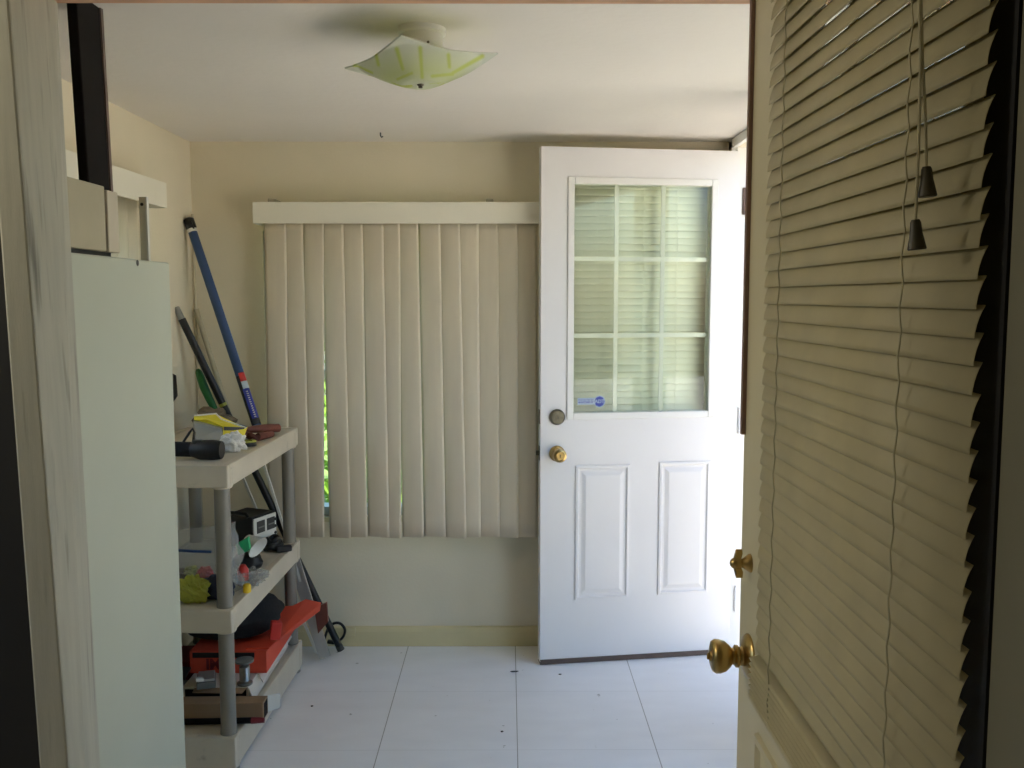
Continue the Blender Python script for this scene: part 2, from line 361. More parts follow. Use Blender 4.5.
struct('wall_stub', MB().box(0.352, RX, 0.42, 0.655, 0, 2.3), 'frame')           # carries the hinges of the near door
# scuffed jamb at the left of the opening (leans a little)
def ext(a, b, z): return a + (b - a) * ((z - a.z) / (b.z - a.z))
ra, rb = onY(58, 0, 1.60), onY(101, 768, 1.60)
ma, mb_ = onY(9, 0, 1.455), onY(69, 768, 1.455)
la, lb = onY(-18, 0, 1.455), onY(39, 768, 1.455)
pts = []
for z in (0.0, 2.1):
    l, m_, r = ext(la, lb, z), ext(ma, mb_, z), ext(ra, rb, z)
    pts += [l, m_, r, Vector((l.x, 1.60, z))]
struct('trim_3', MB().hexa(pts), 'post', bevel=0.004)
# outside: slab, lawn
struct('ground', MB().box(RX + 0.12, 14, -10, 14, -0.30, -0.14), 'concrete')
struct('ground_lawn', MB().box(-8, RX + 0.12, FY + 0.12, 14, -0.30, -0.15), 'lawn')
struct('sky_block_wall', MB().box(2.1, 2.3, 2.75, 6.0, -0.14, 2.6), 'sky_block')      # unseen wall added opposite the doorway to cut its sky light
struct('wall_outside_left', MB().box(-6.0, -5.8, -4, 9, -0.3, 1.9), 'exterior')

# ---- window behind the vertical blind
def window(name, x0, x1, z0, z1, y, label, swap=0):
    r = thing(name, label, 'window', (0, 0, 0), kind='structure')
    f = lambda mb, a0, a1, b0, b1, c0, c1: mb.box(a0, a1, b0, b1, c0, c1) if not swap else mb.box(min(swap * b0, swap * b1), max(swap * b0, swap * b1), a0, a1, c0, c1)
    fr = MB(); zc = (z0 + z1) / 2
    for a in ((x0, x0 + 0.035, z0, z1), (x1 - 0.035, x1, z0, z1), (x0, x1, z0, z0 + 0.035), (x0, x1, z1 - 0.035, z1)):
        f(fr, a[0], a[1], y + 0.02, y + 0.10, a[2], a[3])
    part('window_frame', fr, 'alu', r)
    sh = MB(); f(sh, x0 + 0.035, x1 - 0.035, y + 0.04, y + 0.075, zc - 0.02, zc + 0.02)
    part('meeting_rail', sh, 'alu', r)
    g = MB(); f(g, x0 + 0.03, x1 - 0.03, y + 0.055, y + 0.060, z0 + 0.03, zc - 0.018); f(g, x0 + 0.03, x1 - 0.03, y + 0.062, y + 0.067, zc + 0.018, z1 - 0.03)
    part('pane', g, 'clear', r)
    sl = MB(); f(sl, x0 - 0.03, x1 + 0.03, y - 0.02, y + 0.02, z0 - 0.02, z0)
    part('window_sill', sl, 'base', r)
window('window_1', WX0, WX1, WZ0, WZ1, FY, 'window behind the vertical blind on the far wall')
window('window_2', LW0, LW1, LZ0, LZ1, -LX, 'window behind the blind on the left wall', swap=-1)
window('fill_window', RW0, RW1, RZ0, RZ1, RX, 'unseen window added in the right wall for fill light, behind the near door', swap=1)

# ---- hedge seen through the gaps of the blind
hb = MB()
for i in range(5200):
    c = Vector((random.uniform(-3.0, 2.6), random.uniform(6.3, 7.3), random.uniform(-0.15, 1.9)))
    s_ = random.uniform(0.05, 0.11); m_ = Euler((random.uniform(-1.2, 1.2), random.uniform(-1.2, 1.2), random.uniform(0, 6.28))).to_matrix()
    q = [c + m_ @ Vector(p) * s_ for p in ((-1, 0, 0), (0, -0.42, 0.08), (1, 0, 0), (0, 0.42, 0.08))]
    hb.face([hb.bm.verts.new(p) for p in q])
solo('hedge', hb, 'leafout', 'sunlit yellow green hedge seen through the gaps of the blind', 'hedge', recalc=False)

# ================================================================= DOORS
def raised_panel(u0, u1, z0, z1):
    b = MB()
    def ring(i, y): return [(u0 + i, y, z0 + i), (u1 - i, y, z0 + i), (u1 - i, y, z1 - i), (u0 + i, y, z1 - i)]
    lv = [ring(0.0, 0.001), ring(0.002, -0.006), ring(0.011, -0.007), ring(0.017, 0.0005), ring(0.024, 0.0005), ring(0.040, -0.0055), ring(0.043, -0.006)]
    vv = [[b.bm.verts.new(p) for p in r] for r in lv]
    for a, c in zip(vv, vv[1:]):
        for k in range(4): b.face([a[k], a[(k + 1) % 4], c[(k + 1) % 4], c[k]])
    b.face(vv[-1])
    return b
def build_door(root, Wd, H, T, op, ucuts, zcuts, panels, m_door, m_frame, m_glass):
    u0, u1, z0, z1 = op
    s = MB(); s.box(0, u0, 0, T, 0, H).box(u1, Wd, 0, T, 0, H).box(u0, u1, 0, T, 0, z0).box(u0, u1, 0, T, z1, H)
    part('door_leaf', s, m_door, root, local=True)
    for side in (0, 1):
        f = MB(); w_ = 0.022
        ya, yb = (-0.006, 0.012) if side == 0 else (T - 0.012, T + 0.006)
        f.box(u0 - w_, u0 + 0.004, ya, yb, z0 - w_, z1 + w_).box(u1 - 0.004, u1 + w_, ya, yb, z0 - w_, z1 + w_)
        f.box(u0 + 0.004, u1 - 0.004, ya, yb, z0 - w_, z0 + 0.004).box(u0 + 0.004, u1 - 0.004, ya, yb, z1 - 0.004, z1 + w_)
        part('glazing_frame', f, m_frame, root, local=True, bevel=0.003)
    part('pane', MB().box(u0, u1, T * 0.42, T * 0.42 + 0.004, z0, z1), m_glass, root, local=True)
    g = MB()
    ga, gb = T * 0.42 + 0.005, T * 0.42 + 0.011
    for u in ucuts: g.box(u - 0.008, u + 0.008, ga, gb, z0, z1)
    us = [u0] + list(ucuts) + [u1]
    for z in zcuts:
        for a, b_ in zip(us, us[1:]): g.box(a + (0.008 if a != u0 else 0), b_ - (0.008 if b_ != u1 else 0), ga, gb, z - 0.008, z + 0.008)
    part('glazing_bars', g, m_frame, root, local=True)
    for p in panels: part('door_panel', raised_panel(*p), m_door, root, local=True, smooth=False)

def mini_blind(root, u0, u1, zb, zt, y, pitch, width, tilt, m_slat, ladders, stack=0, flip=1, curve=0.0015, rail_m=None, m_cord='cord'):
    """horizontal slats in door coordinates (x along the door, y into the door, z up); the lower edge of a slat leans to the room"""
    sb = MB(); n = int((zt - 0.03 - zb - 0.02) / pitch); a = R_(tilt); ca, sa = math.cos(a), math.sin(a)
    def slat(zc, ang, jit):
        c_, s_ = math.cos(ang), math.sin(ang); top = []
        for k in range(6):
            v = (k / 5 - 0.5) * width; h = curve * (1 - (2 * k / 5 - 1) ** 2)
            yy = flip * (v * c_ - h * s_); zz = v * s_ + h * c_ * 0.6
            top.append((y + yy, zc + zz))
        a_ = [[sb.bm.verts.new((u, p[0], p[1] + (jit if u == u1 else 0))) for p in top] for u in (u0, u1)]
        for k in range(5): sb.face([a_[0][k], a_[1][k], a_[1][k + 1], a_[0][k + 1]])
    for i in range(stack): slat(zb + 0.016 + i * 0.0075, R_(12), 0)
    base = zb + 0.018 + stack * 0.0075
    n = int((zt - 0.03 - base) / pitch)
    for i in range(n): slat(base + (i + 0.6) * pitch, a + R_(random.uniform(-1.0, 1.0)), random.uniform(-0.0012, 0.0012))
    part('slats', sb, m_slat, root, local=True, smooth=True, solid=0.0006, recalc=False)
    part('bottom_rail', MB().box(u0 - 0.004, u1 + 0.004, y - 0.012, y + 0.012, zb, zb + 0.010), rail_m or m_slat, root, local=True, bevel=0.003)
    part('head_rail', MB().box(u0 - 0.004, u1 + 0.004, y - 0.014, y + 0.014, zt - 0.027, zt), rail_m or m_slat, root, local=True, bevel=0.002)
    for u in ladders:
        l = MB()
        for dy, ph in ((-width * 0.30 - 0.003, 0), (width * 0.30 + 0.003, 1)):
            pp = []
            nz = max(4, int((zt - zb) / pitch) * 2)
            for k in range(nz + 1): pp.append((u + 0.0007 * (1 if (k % 4) < 2 else -1), y + dy + 0.0008 * math.sin(k * 1.57), zb + 0.004 + (zt - zb - 0.02) * k / nz))
            l.tube(pp, 0.0009, 5)
        part('ladder_cord', l, m_cord, root, local=True)

def lathe_part(name, prof, u, z, m, root, y0=0.0, local=True, seg=32, bevel=0.0):
    b = MB(); b.lathe(prof, (u, y0, z), (0, -1, 0), seg)
    return part(name, b, m, root, local=local, smooth=True)

# ---- the white half-glazed door, swung into the porch
F = Vector((0.126, 3.572, 0.012)); Hn = Vector((0.918, 3.690, 0.012)); ax = (Hn - F).normalized(); ay = Vector((-ax.y, ax.x, 0))
WDW = (Hn - F).length
mtx = Matrix(((ax.x, ay.x, 0, F.x), (ax.y, ay.y, 0, F.y), (0, 0, 1, F.z), (0, 0, 0, 1)))
def dv(px, py):
    p = mtx.inverted() @ onP(px, py, F, ay); return p.x, p.z
d1 = thing('door_1', 'open white door with nine pane window and two raised panels', 'door', mtx=mtx, kind='structure')
ua, zt_ = dv(573.5, 182.5); ub, zb_ = dv(708.5, 411.5)
uc1 = dv(617.5, 300)[0]; uc2 = dv(664, 300)[0]; zc1 = dv(640, 335.5)[1]; zc2 = dv(640, 259)[1]
pA = (*dv(574.5, 600), *dv(630, 464)); pB = (*dv(657, 595), *dv(710.5, 460.5))
DOORH = 2.008
build_door(d1, WDW, DOORH, 0.044, (ua, ub, zb_, zt_), (uc1, uc2), (zc1, zc2), [(pA[0], pA[2], pA[1], pA[3]), (pB[0], pB[2], pB[1], pB[3])], 'door', 'doorline', 'glass')
part('door_sweep', MB().box(0.001, WDW - 0.002, -0.004, 0.040, -0.0105, 0.009), 'sweep', d1, local=True)
u, z = dv(557, 417); lathe_part('deadbolt', [(0.031, 0), (0.031, 0.006), (0.028, 0.012), (0.024, 0.017), (0.014, 0.017), (0.014, 0.020), (0, 0.020)], u, z, 'pewter', d1)
kh = part('keyway', MB().box(u - 0.0012, u + 0.0012, -0.0215, -0.019, z - 0.005, z + 0.005), 'black', d1, local=True)
u, z = dv(557, 453.5)
lathe_part('door_knob', [(0.031, 0), (0.031, 0.004), (0.026, 0.010), (0.014, 0.014), (0.012, 0.030), (0.019, 0.036), (0.026, 0.044), (0.0275, 0.053), (0.025, 0.062), (0.017, 0.0645), (0.015, 0.062), (0, 0.062)], u, z, 'brass', d1)
part('keyway', MB().box(u - 0.0013, u + 0.0013, -0.0640, -0.0615, z - 0.006, z + 0.006), 'black', d1, local=True)
part('latch_plate', MB().box(-0.0015, 0.001, 0.010, 0.034, z - 0.028, z + 0.028), 'pewter', d1, local=True)
part('latch_bolt', MB().prism([(0, 0.014, z - 0.009), (-0.013, 0.030, z - 0.009), (0, 0.030, z - 0.009)], (0, 0, 0.018)), 'pewter', d1, local=True)
u2, z2 = dv(557, 417); part('latch_plate', MB().box(-0.0015, 0.001, 0.010, 0.034, z2 - 0.028, z2 + 0.028), 'pewter', d1, local=True)
for zz in (0.22, 0.95, 1.815):
    hg = MB().box(WDW - 0.002, WDW + 0.022, -0.002, 0.001, zz - 0.05, zz + 0.05); hg.tube([(WDW + 0.006, -0.006, zz - 0.052), (WDW + 0.006, -0.006, zz + 0.052)], 0.0065, 10)
    part('hinge', hg, 'mauve' if zz > 1.5 else 'door', d1, local=True)
# alarm-company decal on the lower left pane
def text_mb(txt, size, u, z, y, bold=0.0, width=None):
    c = bpy.data.curves.new('lettering', 'FONT'); c.body = txt; c.size = size; c.align_x = 'CENTER'; c.align_y = 'CENTER'; c.offset = bold; c.extrude = 0.0001
    o = bpy.data.objects.new('lettering', c); COL.objects.link(o); bpy.context.view_layer.update()
    me = bpy.data.meshes.new_from_object(o.evaluated_get(bpy.context.evaluated_depsgraph_get()))
    bpy.data.objects.remove(o); b = MB(); b.bm.from_mesh(me); bpy.data.meshes.remove(me)
    xs = [v.co.x for v in b.bm.verts]; sx = (width / (max(xs) - min(xs))) if width else 1
    b.xf(Matrix.Translation((u, y, z)) @ Matrix.Rotation(R_(90), 4, 'X') @ Matrix.Scale(sx, 4, (1, 0, 0)))
    return b
gy = 0.044 * 0.42
ud0, zd0 = dv(578.5, 405.3); ud1, zd1 = dv(598, 398.3); uc_, zc_ = dv(600.6, 402)
rad = (dv(605.6, 402)[0] - uc_) * 1.02
dc = MB().box(ud0, uc_, gy - 0.0006, gy - 0.0002, zd0, zd1); dc.lathe([(rad * 1.14, 0), (rad * 1.14, 0.0006)], (uc_, gy - 0.0002, zc_), (0, -1, 0), 32)
dec = part('decal', dc, 'decal', d1, local=True, label='small security sticker with a blue round badge')
part('badge', MB().lathe([(rad, 0), (rad, 0.0004)], (uc_, gy - 0.0009, zc_), (0, -1, 0), 8), 'decalblue', dec, local=True)
lm = (ud0 + uc_ - rad) / 2; lw_ = (uc_ - rad - ud0) * 0.9
part('lettering', text_mb('ADT', rad * 0.95, uc_, zc_, gy - 0.0016, 0.0004), 'decal', dec, local=True)
part('lettering', text_mb('PROTECTED BY', 0.009, lm, zd1 - 0.008, gy - 0.0010, 0.0001, lw_), 'decalblue', dec, local=True)
part('lettering', text_mb('MONITORED BY', 0.010, lm, zd0 + 0.009, gy - 0.0010, 0.0003, lw_), 'decalblue', dec, local=True)
# blind on the other side of that door
wb = thing('mini_blind', 'white mini blind seen through the nine panes of the white door', 'blind', mtx=mtx, group=None)
mini_blind(wb, ua - 0.02, ub + 0.012, zb_ - 0.02, zt_ + 0.045, 0.044 + 0.028, 0.0265, 0.032, 74, 'slat', (ua + 0.11, (ua + ub) / 2 + 0.02, ub - 0.12), stack=0, flip=1, m_cord='slat')

# ---- the near door at the right, standing open edge-on
DX, DY, DW2 = 0.36, 1.403, 0.72
mt2 = Matrix(((0, 1, 0, DX), (-1, 0, 0, DY), (0, 0, 1, 0.012), (0, 0, 0, 1)))
d2 = thing('door_2', 'near cream door in shade with a brass knob, standing open at the right', 'door', mtx=mt2, kind='structure')
op2 = (0.165, 0.665, 0.95, 1.86)
build_door(d2, DW2, 2.03, 0.044, op2, (0.332, 0.498), (1.253, 1.556), [(0.115, 0.335, 0.2, 0.815), (0.415, 0.635, 0.2, 0.815)], 'olddoor', 'olddoor', 'clear')
ws = MB().box(-0.008, -0.0005, -0.004, 0.048, 1.232, 2.03); ws.box(-0.002, 0.010, -0.006, -0.0005, 1.232, 2.03)
part('weatherstrip', ws, 'brown', d2, local=True)
kz = 0.918 - 0.012; ku = 0.060
kn = lathe_part('door_knob', [(r_, h_ * 0.88) for r_, h_ in [(0.033, 0), (0.033, 0.003), (0.029, 0.008), (0.023, 0.010), (0.015, 0.013), (0.0135, 0.017), (0.0165, 0.020), (0.0165, 0.024), (0.0125, 0.027), (0.012, 0.030), (0.0165, 0.034), (0.0225, 0.042), (0.0250, 0.051), (0.0250, 0.058), (0.0225, 0.063), (0.016, 0.0655), (0.008, 0.066), (0.007, 0.068), (0, 0.068)]], ku, kz, 'brass', d2)
part('turn_button', MB().box(ku - 0.0015, ku + 0.0015, -0.0635, -0.0595, kz - 0.005, kz + 0.005), 'brass', kn, local=True, bevel=0.001)
db = lathe_part('deadbolt', [(0.014, 0), (0.0135, 0.003), (0.010, 0.008), (0.007, 0.012), (0.006, 0.018), (0, 0.018)], ku - 0.006, kz + 0.140, 'brass', d2)
tt = MB(); tz = kz + 0.140; tu = ku - 0.006
tt.prism([(tu - 0.004, -0.012, tz - 0.018), (tu + 0.003, -0.012, tz - 0.022), (tu + 0.007, -0.012, tz - 0.012), (tu + 0.004, -0.016, tz), (tu + 0.002, -0.012, tz + 0.015), (tu - 0.003, -0.012, tz + 0.021), (tu - 0.007, -0.012, tz + 0.012), (tu - 0.004, -0.016, tz)], (0, -0.010, 0))
tt.blob((tu, -0.021, tz), (0.009, 0.010, 0.009), 0)
part('thumb_turn', tt, 'brass', db, local=True, smooth=True, bevel=0.001)
part('shade_strip', MB().box(0.702, 0.745, -0.009, -0.0005, 0.0, 2.03), 'black', d2, local=True)  # black strip drawn in for the shade beside the blind's edge
for zz in (0.2, 1.0, 1.8): part('hinge', MB().box(DW2 - 0.001, DW2 + 0.003, 0.004, 0.042, zz - 0.045, zz + 0.045), 'brass', d2, local=True)
nb_ = thing('mini_blind', 'dusty cream mini blind hanging closed on the near door at right', 'blind', mtx=mt2)
mini_blind(nb_, 0.181, 0.735, 0.893, 1.96, -0.021, 0.0212, 0.0250, 74.5, 'oldslat', (0.270, 0.624), stack=7)
for (pa, pm, pe, tb) in (((917, -140), (922.5, 60), (926.5, 168), (927.5, 197)), ((917, -140), (920.5, 60), (915.5, 221), (917, 250))):
    def q(p): v = onY(p[0], p[1], 0.70); return v
    top, mid, end, bot = q(pa), q(pm), q(pe), q(tb)
    pc = part('pull_cord', MB().tube([top, mid, (mid + end) / 2 + Vector((0.0006, 0, 0)), end], 0.0011, 6), 'cord', nb_)
    tl = MB(); h = end.z - bot.z; ax_ = (bot - end).normalized()
    tl.lathe([(0.0028, -0.001), (0.0038, 0.001), (0.0045, h * 0.4), (0.0068, h * 0.96), (0.0062, h), (0.003, h)], end, ax_, 18)
    part('tassel', tl, 'tassel', pc, smooth=True)

# ================================================================= VERTICAL BLIND ON THE FAR WALL
VY = FY - 0.098
vl0, vl1 = onY(252.5, 203, VY - 0.02), onY(537, 220, VY - 0.02)
vb = thing('vertical_blind', 'ivory vertical blind covering the far wall window', 'blind', ((vl0.x + vl1.x) / 2, FY, 0))
xr = vl1.x + 0.09
v = MB(); zv0, zv1 = onY(253, 223.5, VY - 0.02).z, onY(253, 202, VY - 0.02).z
v.box(vl0.x, xr, VY - 0.024, VY - 0.018, zv0, zv1).box(vl0.x, vl0.x + 0.006, VY - 0.018, FY, zv0, zv1).box(xr - 0.006, xr, VY - 0.018, FY, zv0, zv1)
part('valance', v, 'val', vb, bevel=0.0015)
part('track', MB().box(vl0.x + 0.02, xr - 0.02, VY + 0.0, VY + 0.035, zv1 - 0.05, zv1 - 0.012), 'white', vb)
for px in (275, 490):
    p = onY(px, 199, FY - 0.05); part('wall_bracket', MB().box(p.x - 0.014, p.x + 0.014, FY - 0.11, FY, zv1 - 0.004, zv1 + 0.014), 'tan', vb, bevel=0.003)
tops = [264, 281, 302, 321, 340.5, 361, 378, 396, 418, 437.5, 456, 476, 495, 514, 533]
bots = [268, 289.5, 303, 329.5, 345.5, 368, 380, 402.5, 424, 445.5, 459, 478, 497, 516, 535]
zb0 = onY(400, 537.5, VY).z; VW = 0.089
for i, (a, b_) in enumerate(zip(tops, bots)):
    ta = 7 + random.uniform(-3, 4); ba = ta + random.uniform(-2, 6)
    xa, xb = onY(a, 230, VY).x, onY(b_, 530, VY).x
    def f(s, t, ta=ta, ba=ba, xa=xa, xb=xb, i=i):
        ang = R_(ta + (ba - ta) * t); w_ = (s) * VW; bow = 0.0035 * (1 - (2 * s - 1) ** 2)
        x0 = xa + (xb - xa) * t ** 1.1
        return (x0 + w_ * math.cos(ang), VY + 0.006 - w_ * math.sin(ang) - bow * math.cos(ang), zv1 - 0.045 + (zb0 + (i % 3) * 0.002 - zv1 + 0.045) * t)
    part('vane', MB().grid(f, 8, 20), 'vslat', vb, smooth=True, solid=0.0008, recalc=False)

# ---- its smaller sister on the left wall
lb_ = thing('vertical_blind', 'ivory vertical blind on the left wall above the grey cabinet', 'blind', (LX, 2.5, 0))
LVX = LX + 0.10
pe = onX(166.5, 183, LVX); pb = onX(166.5, 208, LVX); ye = pe.y
part('valance', MB().box(LVX - 0.006, LVX, 1.70, ye, pb.z, pe.z).box(LX, LVX - 0.006, ye - 0.006, ye, pb.z, pe.z), 'val', lb_, bevel=0.0015)
part('track', MB().box(LX + 0.03, LX + 0.065, 1.72, ye - 0.02, pe.z - 0.05, pe.z - 0.012), 'white', lb_)
yv = onX(138, 230, LX + 0.06).y
k = 0
while yv > 1.95:
    an = R_(38 + random.uniform(-6, 6))
    def f(s, t, yv=yv, an=an):
        w_ = s * VW; bow = 0.006 * (1 - (2 * s - 1) ** 2)
        return (LX + 0.062 - w_ * math.sin(an) + bow * math.cos(an), yv - w_ * math.cos(an), pe.z - 0.045 + (0.975 - pe.z + 0.045) * t)
    part('vane', MB().grid(f, 8, 6), 'vane2', lb_, smooth=True, solid=0.0008, recalc=False)
    yv -= 0.084; k += 1

# ================================================================= CEILING LIGHT
LC = onZ(420.5, 81, 1.952); LC = Vector((LC.x, LC.y, 0))
cl = thing('ceiling_light', 'square frosted glass ceiling light with yellow green streaks', 'ceiling light', (LC.x, LC.y, CZ))
bc = onZ(421, 26, CZ); bx, by = LC.x + 0.003, LC.y + 0.01
part('base', MB().lathe([(0.056, 0), (0.056, -0.012), (0.049, -0.016), (0.049, -0.042), (0.045, -0.047), (0, -0.047)], (bx, by, CZ), (0, 0, 1), 40), 'doorline', cl, smooth=True)
part('screw', MB().lathe([(0.003, 0), (0.003, 0.003), (0, 0.004)], (bx + 0.018, by - 0.046, CZ - 0.042), (0.36, -0.93, 0), 10), 'pewter', cl, smooth=True)
SH = 0.128; SZ, SD = 1.947, 0.055; rot = R_(45 - 8)
def shade_pt(s, t):
    r2 = (abs(s) ** 3 + abs(t) ** 3) ** (1 / 3)
    z = SZ + 0.040 * max(0.0, (min(1.0, r2) - 0.30) / 0.70) ** 1.15 + 0.012 * (s * s * t * t) ** 0.7
    x, y = s * SH, t * SH
    wx = x * math.cos(rot) - y * math.sin(rot)
    wy = x * math.sin(rot) + y * math.cos(rot)
    return Vector((LC.x + wx, LC.y + wy, z + 0.05 * wx - 0.06 * wy))
sm = bpy.data.materials.new('frosted_glass_streaked'); sm.use_nodes = True
N = sm.node_tree.nodes; L = sm.node_tree.links; b = N['Principled BSDF']; b.inputs['Roughness'].default_value = 0.25
at = N.new('ShaderNodeAttribute'); at.attribute_name = 'pigment'; tr = N.new('ShaderNodeBsdfTranslucent'); ms = N.new('ShaderNodeMixShader'); ms.inputs[0].default_value = 0.45
L.new(at.outputs['Color'], b.inputs['Base Color']); L.new(at.outputs['Color'], tr.inputs[0]); L.new(b.outputs[0], ms.inputs[1]); L.new(tr.outputs[0], ms.inputs[2]); L.new(ms.outputs[0], N['Material Output'].inputs[0])
sg = MB().grid(lambda s, t: shade_pt(2 * s - 1, 2 * t - 1), 72, 72)
so = part('shade', sg, sm, cl, smooth=True, solid=0.0, recalc=False)
strokes = [((376, 52), (379, 64), 2.5), ((397, 48), (403, 68), 3.0), ((420, 47), (422, 76), 3.0), ((448, 54), (449, 66), 3.0), ((452, 72), (482, 55), 3.0), ((355, 65), (372, 72), 3.0), ((432, 75), (452, 73), 3.0), ((430, 84), (448, 82), 2.5), ((398, 78), (412, 72), 2.5)]
def seen(p):
    d = CR.transposed() @ (p - CL); return Vector((512 + FPX * d.x / -d.z, 384 - FPX * d.y / -d.z))
ca = so.data.color_attributes.new('pigment', 'FLOAT_COLOR', 'POINT'); cw, cg = srgb(232, 234, 226), srgb(208, 220, 74)
for vtx in so.data.vertices:
    p = vtx.co + Vector((LC.x, LC.y, CZ)); best = 0
    o_ = p - LC; p2 = Vector((LC.x - o_.x, LC.y - o_.y, p.z))          # the leaf streaks repeat on the opposite side
    q = seen(p if o_.y < 0.0 else p2)
    for a, c, wd in strokes:
        a, c = Vector(a), Vector(c); ab = c - a; tt_ = max(0, min(1, (q - a).dot(ab) / ab.length_squared)); dd = (q - (a + ab * tt_)).length
        best = max(best, max(0, 1 - (dd / (wd * 1.05)) ** 2))
    r = (p.xy - LC.xy).length; best = max(best, 0.55 * max(0, 1 - abs(r - 0.07) / 0.07))
    ca.data[vtx.index].color = [cw[k] + (cg[k] - cw[k]) * min(1, best * 0.72 + 0.06) for k in range(4)]
md = so.modifiers.new('solid', 'SOLIDIFY'); md.thickness = 0.003
part('stem', MB().tube([(LC.x, LC.y, CZ - 0.047), (LC.x, LC.y, SZ)], 0.004, 10), 'brass', cl)
part('finial', MB().lathe([(0.008, 0), (0.008, -0.004), (0.005, -0.006), (0.005, -0.010), (0, -0.011)], (LC.x, LC.y, SZ - 0.001), (0, 0, 1), 16), 'pewter', cl, smooth=True)
h = onZ(380.5, 132.5, CZ)
hk = MB().tube([(h.x, h.y, CZ), (h.x, h.y, CZ - 0.012), (h.x + 0.004, h.y, CZ - 0.018), (h.x + 0.009, h.y, CZ - 0.014)], 0.0025, 8)
solo('ceiling_hook', hk, 'black', 'tiny dark hook in the ceiling near the far wall', 'hook', smooth=True)

# ================================================================= GREY CABINET, BOX AND DUCT ON THE LEFT
KX, KY0, KY1, KZ = -0.846, 1.72, 2.345, 1.538
cb = thing('metal_cabinet', 'tall plain grey enamelled cabinet behind the scuffed jamb', 'cabinet', ((KX + LX) / 2, (KY0 + KY1) / 2, 0))
part('body', MB().box(LX + 0.118, KX, KY0, KY1, 0.0, KZ), 'cab', cb, bevel=0.004)
hp = onX(137.5, 263, KX); part('bolt_hole', MB().lathe([(0.007, -0.002), (0.007, 0.0006)], (KX, hp.y, hp.z), (1, 0, 0), 14), 'greydark', cb)
BXP = -0.868
bp0 = onX(107, 187, BXP); bq0 = onX(107, 248, BXP); be = onX(120, 252, BXP)
bxr = thing('panel_box', 'tan boxed ledge lying on top of the grey cabinet', 'box', (BXP - 0.15, 1.9, KZ))
part('shadow_gap', MB().box(BXP - 0.20, BXP - 0.012, 1.75, be.y - 0.02, KZ, KZ + 0.012), 'black', bxr)  # black slab standing in for the shadow gap under the box
part('body', MB().box(BXP - 0.28, BXP, 1.72, bq0.y, KZ + 0.012, bp0.z), 'tan', bxr, bevel=0.003)
part('groove', MB().box(BXP - 0.28, BXP - 0.006, bq0.y, bq0.y + 0.012, KZ + 0.012, bp0.z - 0.004), 'darkbrown', bxr)
part('edge_board', MB().box(BXP - 0.28, BXP, bq0.y + 0.012, be.y, KZ + 0.012, bp0.z - 0.006), 'tanlite', bxr, bevel=0.002)
# duct: leans slightly, from the box to the ceiling
q0, q1 = onX(78.5, 184, BXP - 0.032), onX(110, 189, BXP - 0.01); s0, s1 = onX(66, 4, BXP - 0.032), onX(99.5, 4, BXP - 0.01)
q0.x = s0.x = BXP - 0.01
zt0 = bp0.z - 0.004
def at_z(a, b_, z): return a + (b_ - a) * ((z - a.z) / (b_.z - a.z))
a0, a1, c0, c1 = at_z(q0, s0, zt0), at_z(q1, s1, zt0), at_z(q0, s0, CZ), at_z(q1, s1, CZ)
du = thing('duct', 'dark brown boarded duct rising from the tan box to the ceiling', 'duct', (a0.x, a0.y, zt0))
dk = Vector((-0.022, 0, 0))
part('shaft', MB().hexa([a0 + dk, a0, a1, a1 + dk, c0 + dk, c0, c1, c1 + dk]), 'darkbrown', du, bevel=0.003)
e = Vector((0, 0.012, 0)); o1 = Vector((0.002, 0, 0)); o2 = Vector((-0.022, 0, 0))
part('edge_strip', MB().hexa([a1 + o2, a1 + o1, a1 + o1 + e, a1 + o2 + e, c1 + o2, c1 + o1, c1 + o1 + e, c1 + o2 + e]), 'mauve', du)
# slotted steel rail standing on the cabinet
rt, rbm = onX(142.5, 197, KX - 0.04), onX(143.5, 259, KX - 0.04)
rl = thing('steel_rail', 'narrow steel rail with a hole, standing up beside the tan box', 'rail', (rt.x, rt.y, KZ))
part('strip', MB().bar((rbm.x, rt.y, KZ), (rt.x, rt.y, rt.z), 0.017, 0.006, up=(0, 1, 0)), 'rail', rl, bevel=0.001)
part('lip', MB().bar((rbm.x + 0.010, rt.y, KZ), (rt.x + 0.010, rt.y, rt.z), 0.004, 0.012, up=(0, 1, 0)), 'white', rl)
part('hole', MB().lathe([(0.004, 0), (0.004, 0.0008)], (rt.x - 0.001, rt.y - 0.003, rt.z - 0.018), (0, -1, 0), 12), 'black', rl)

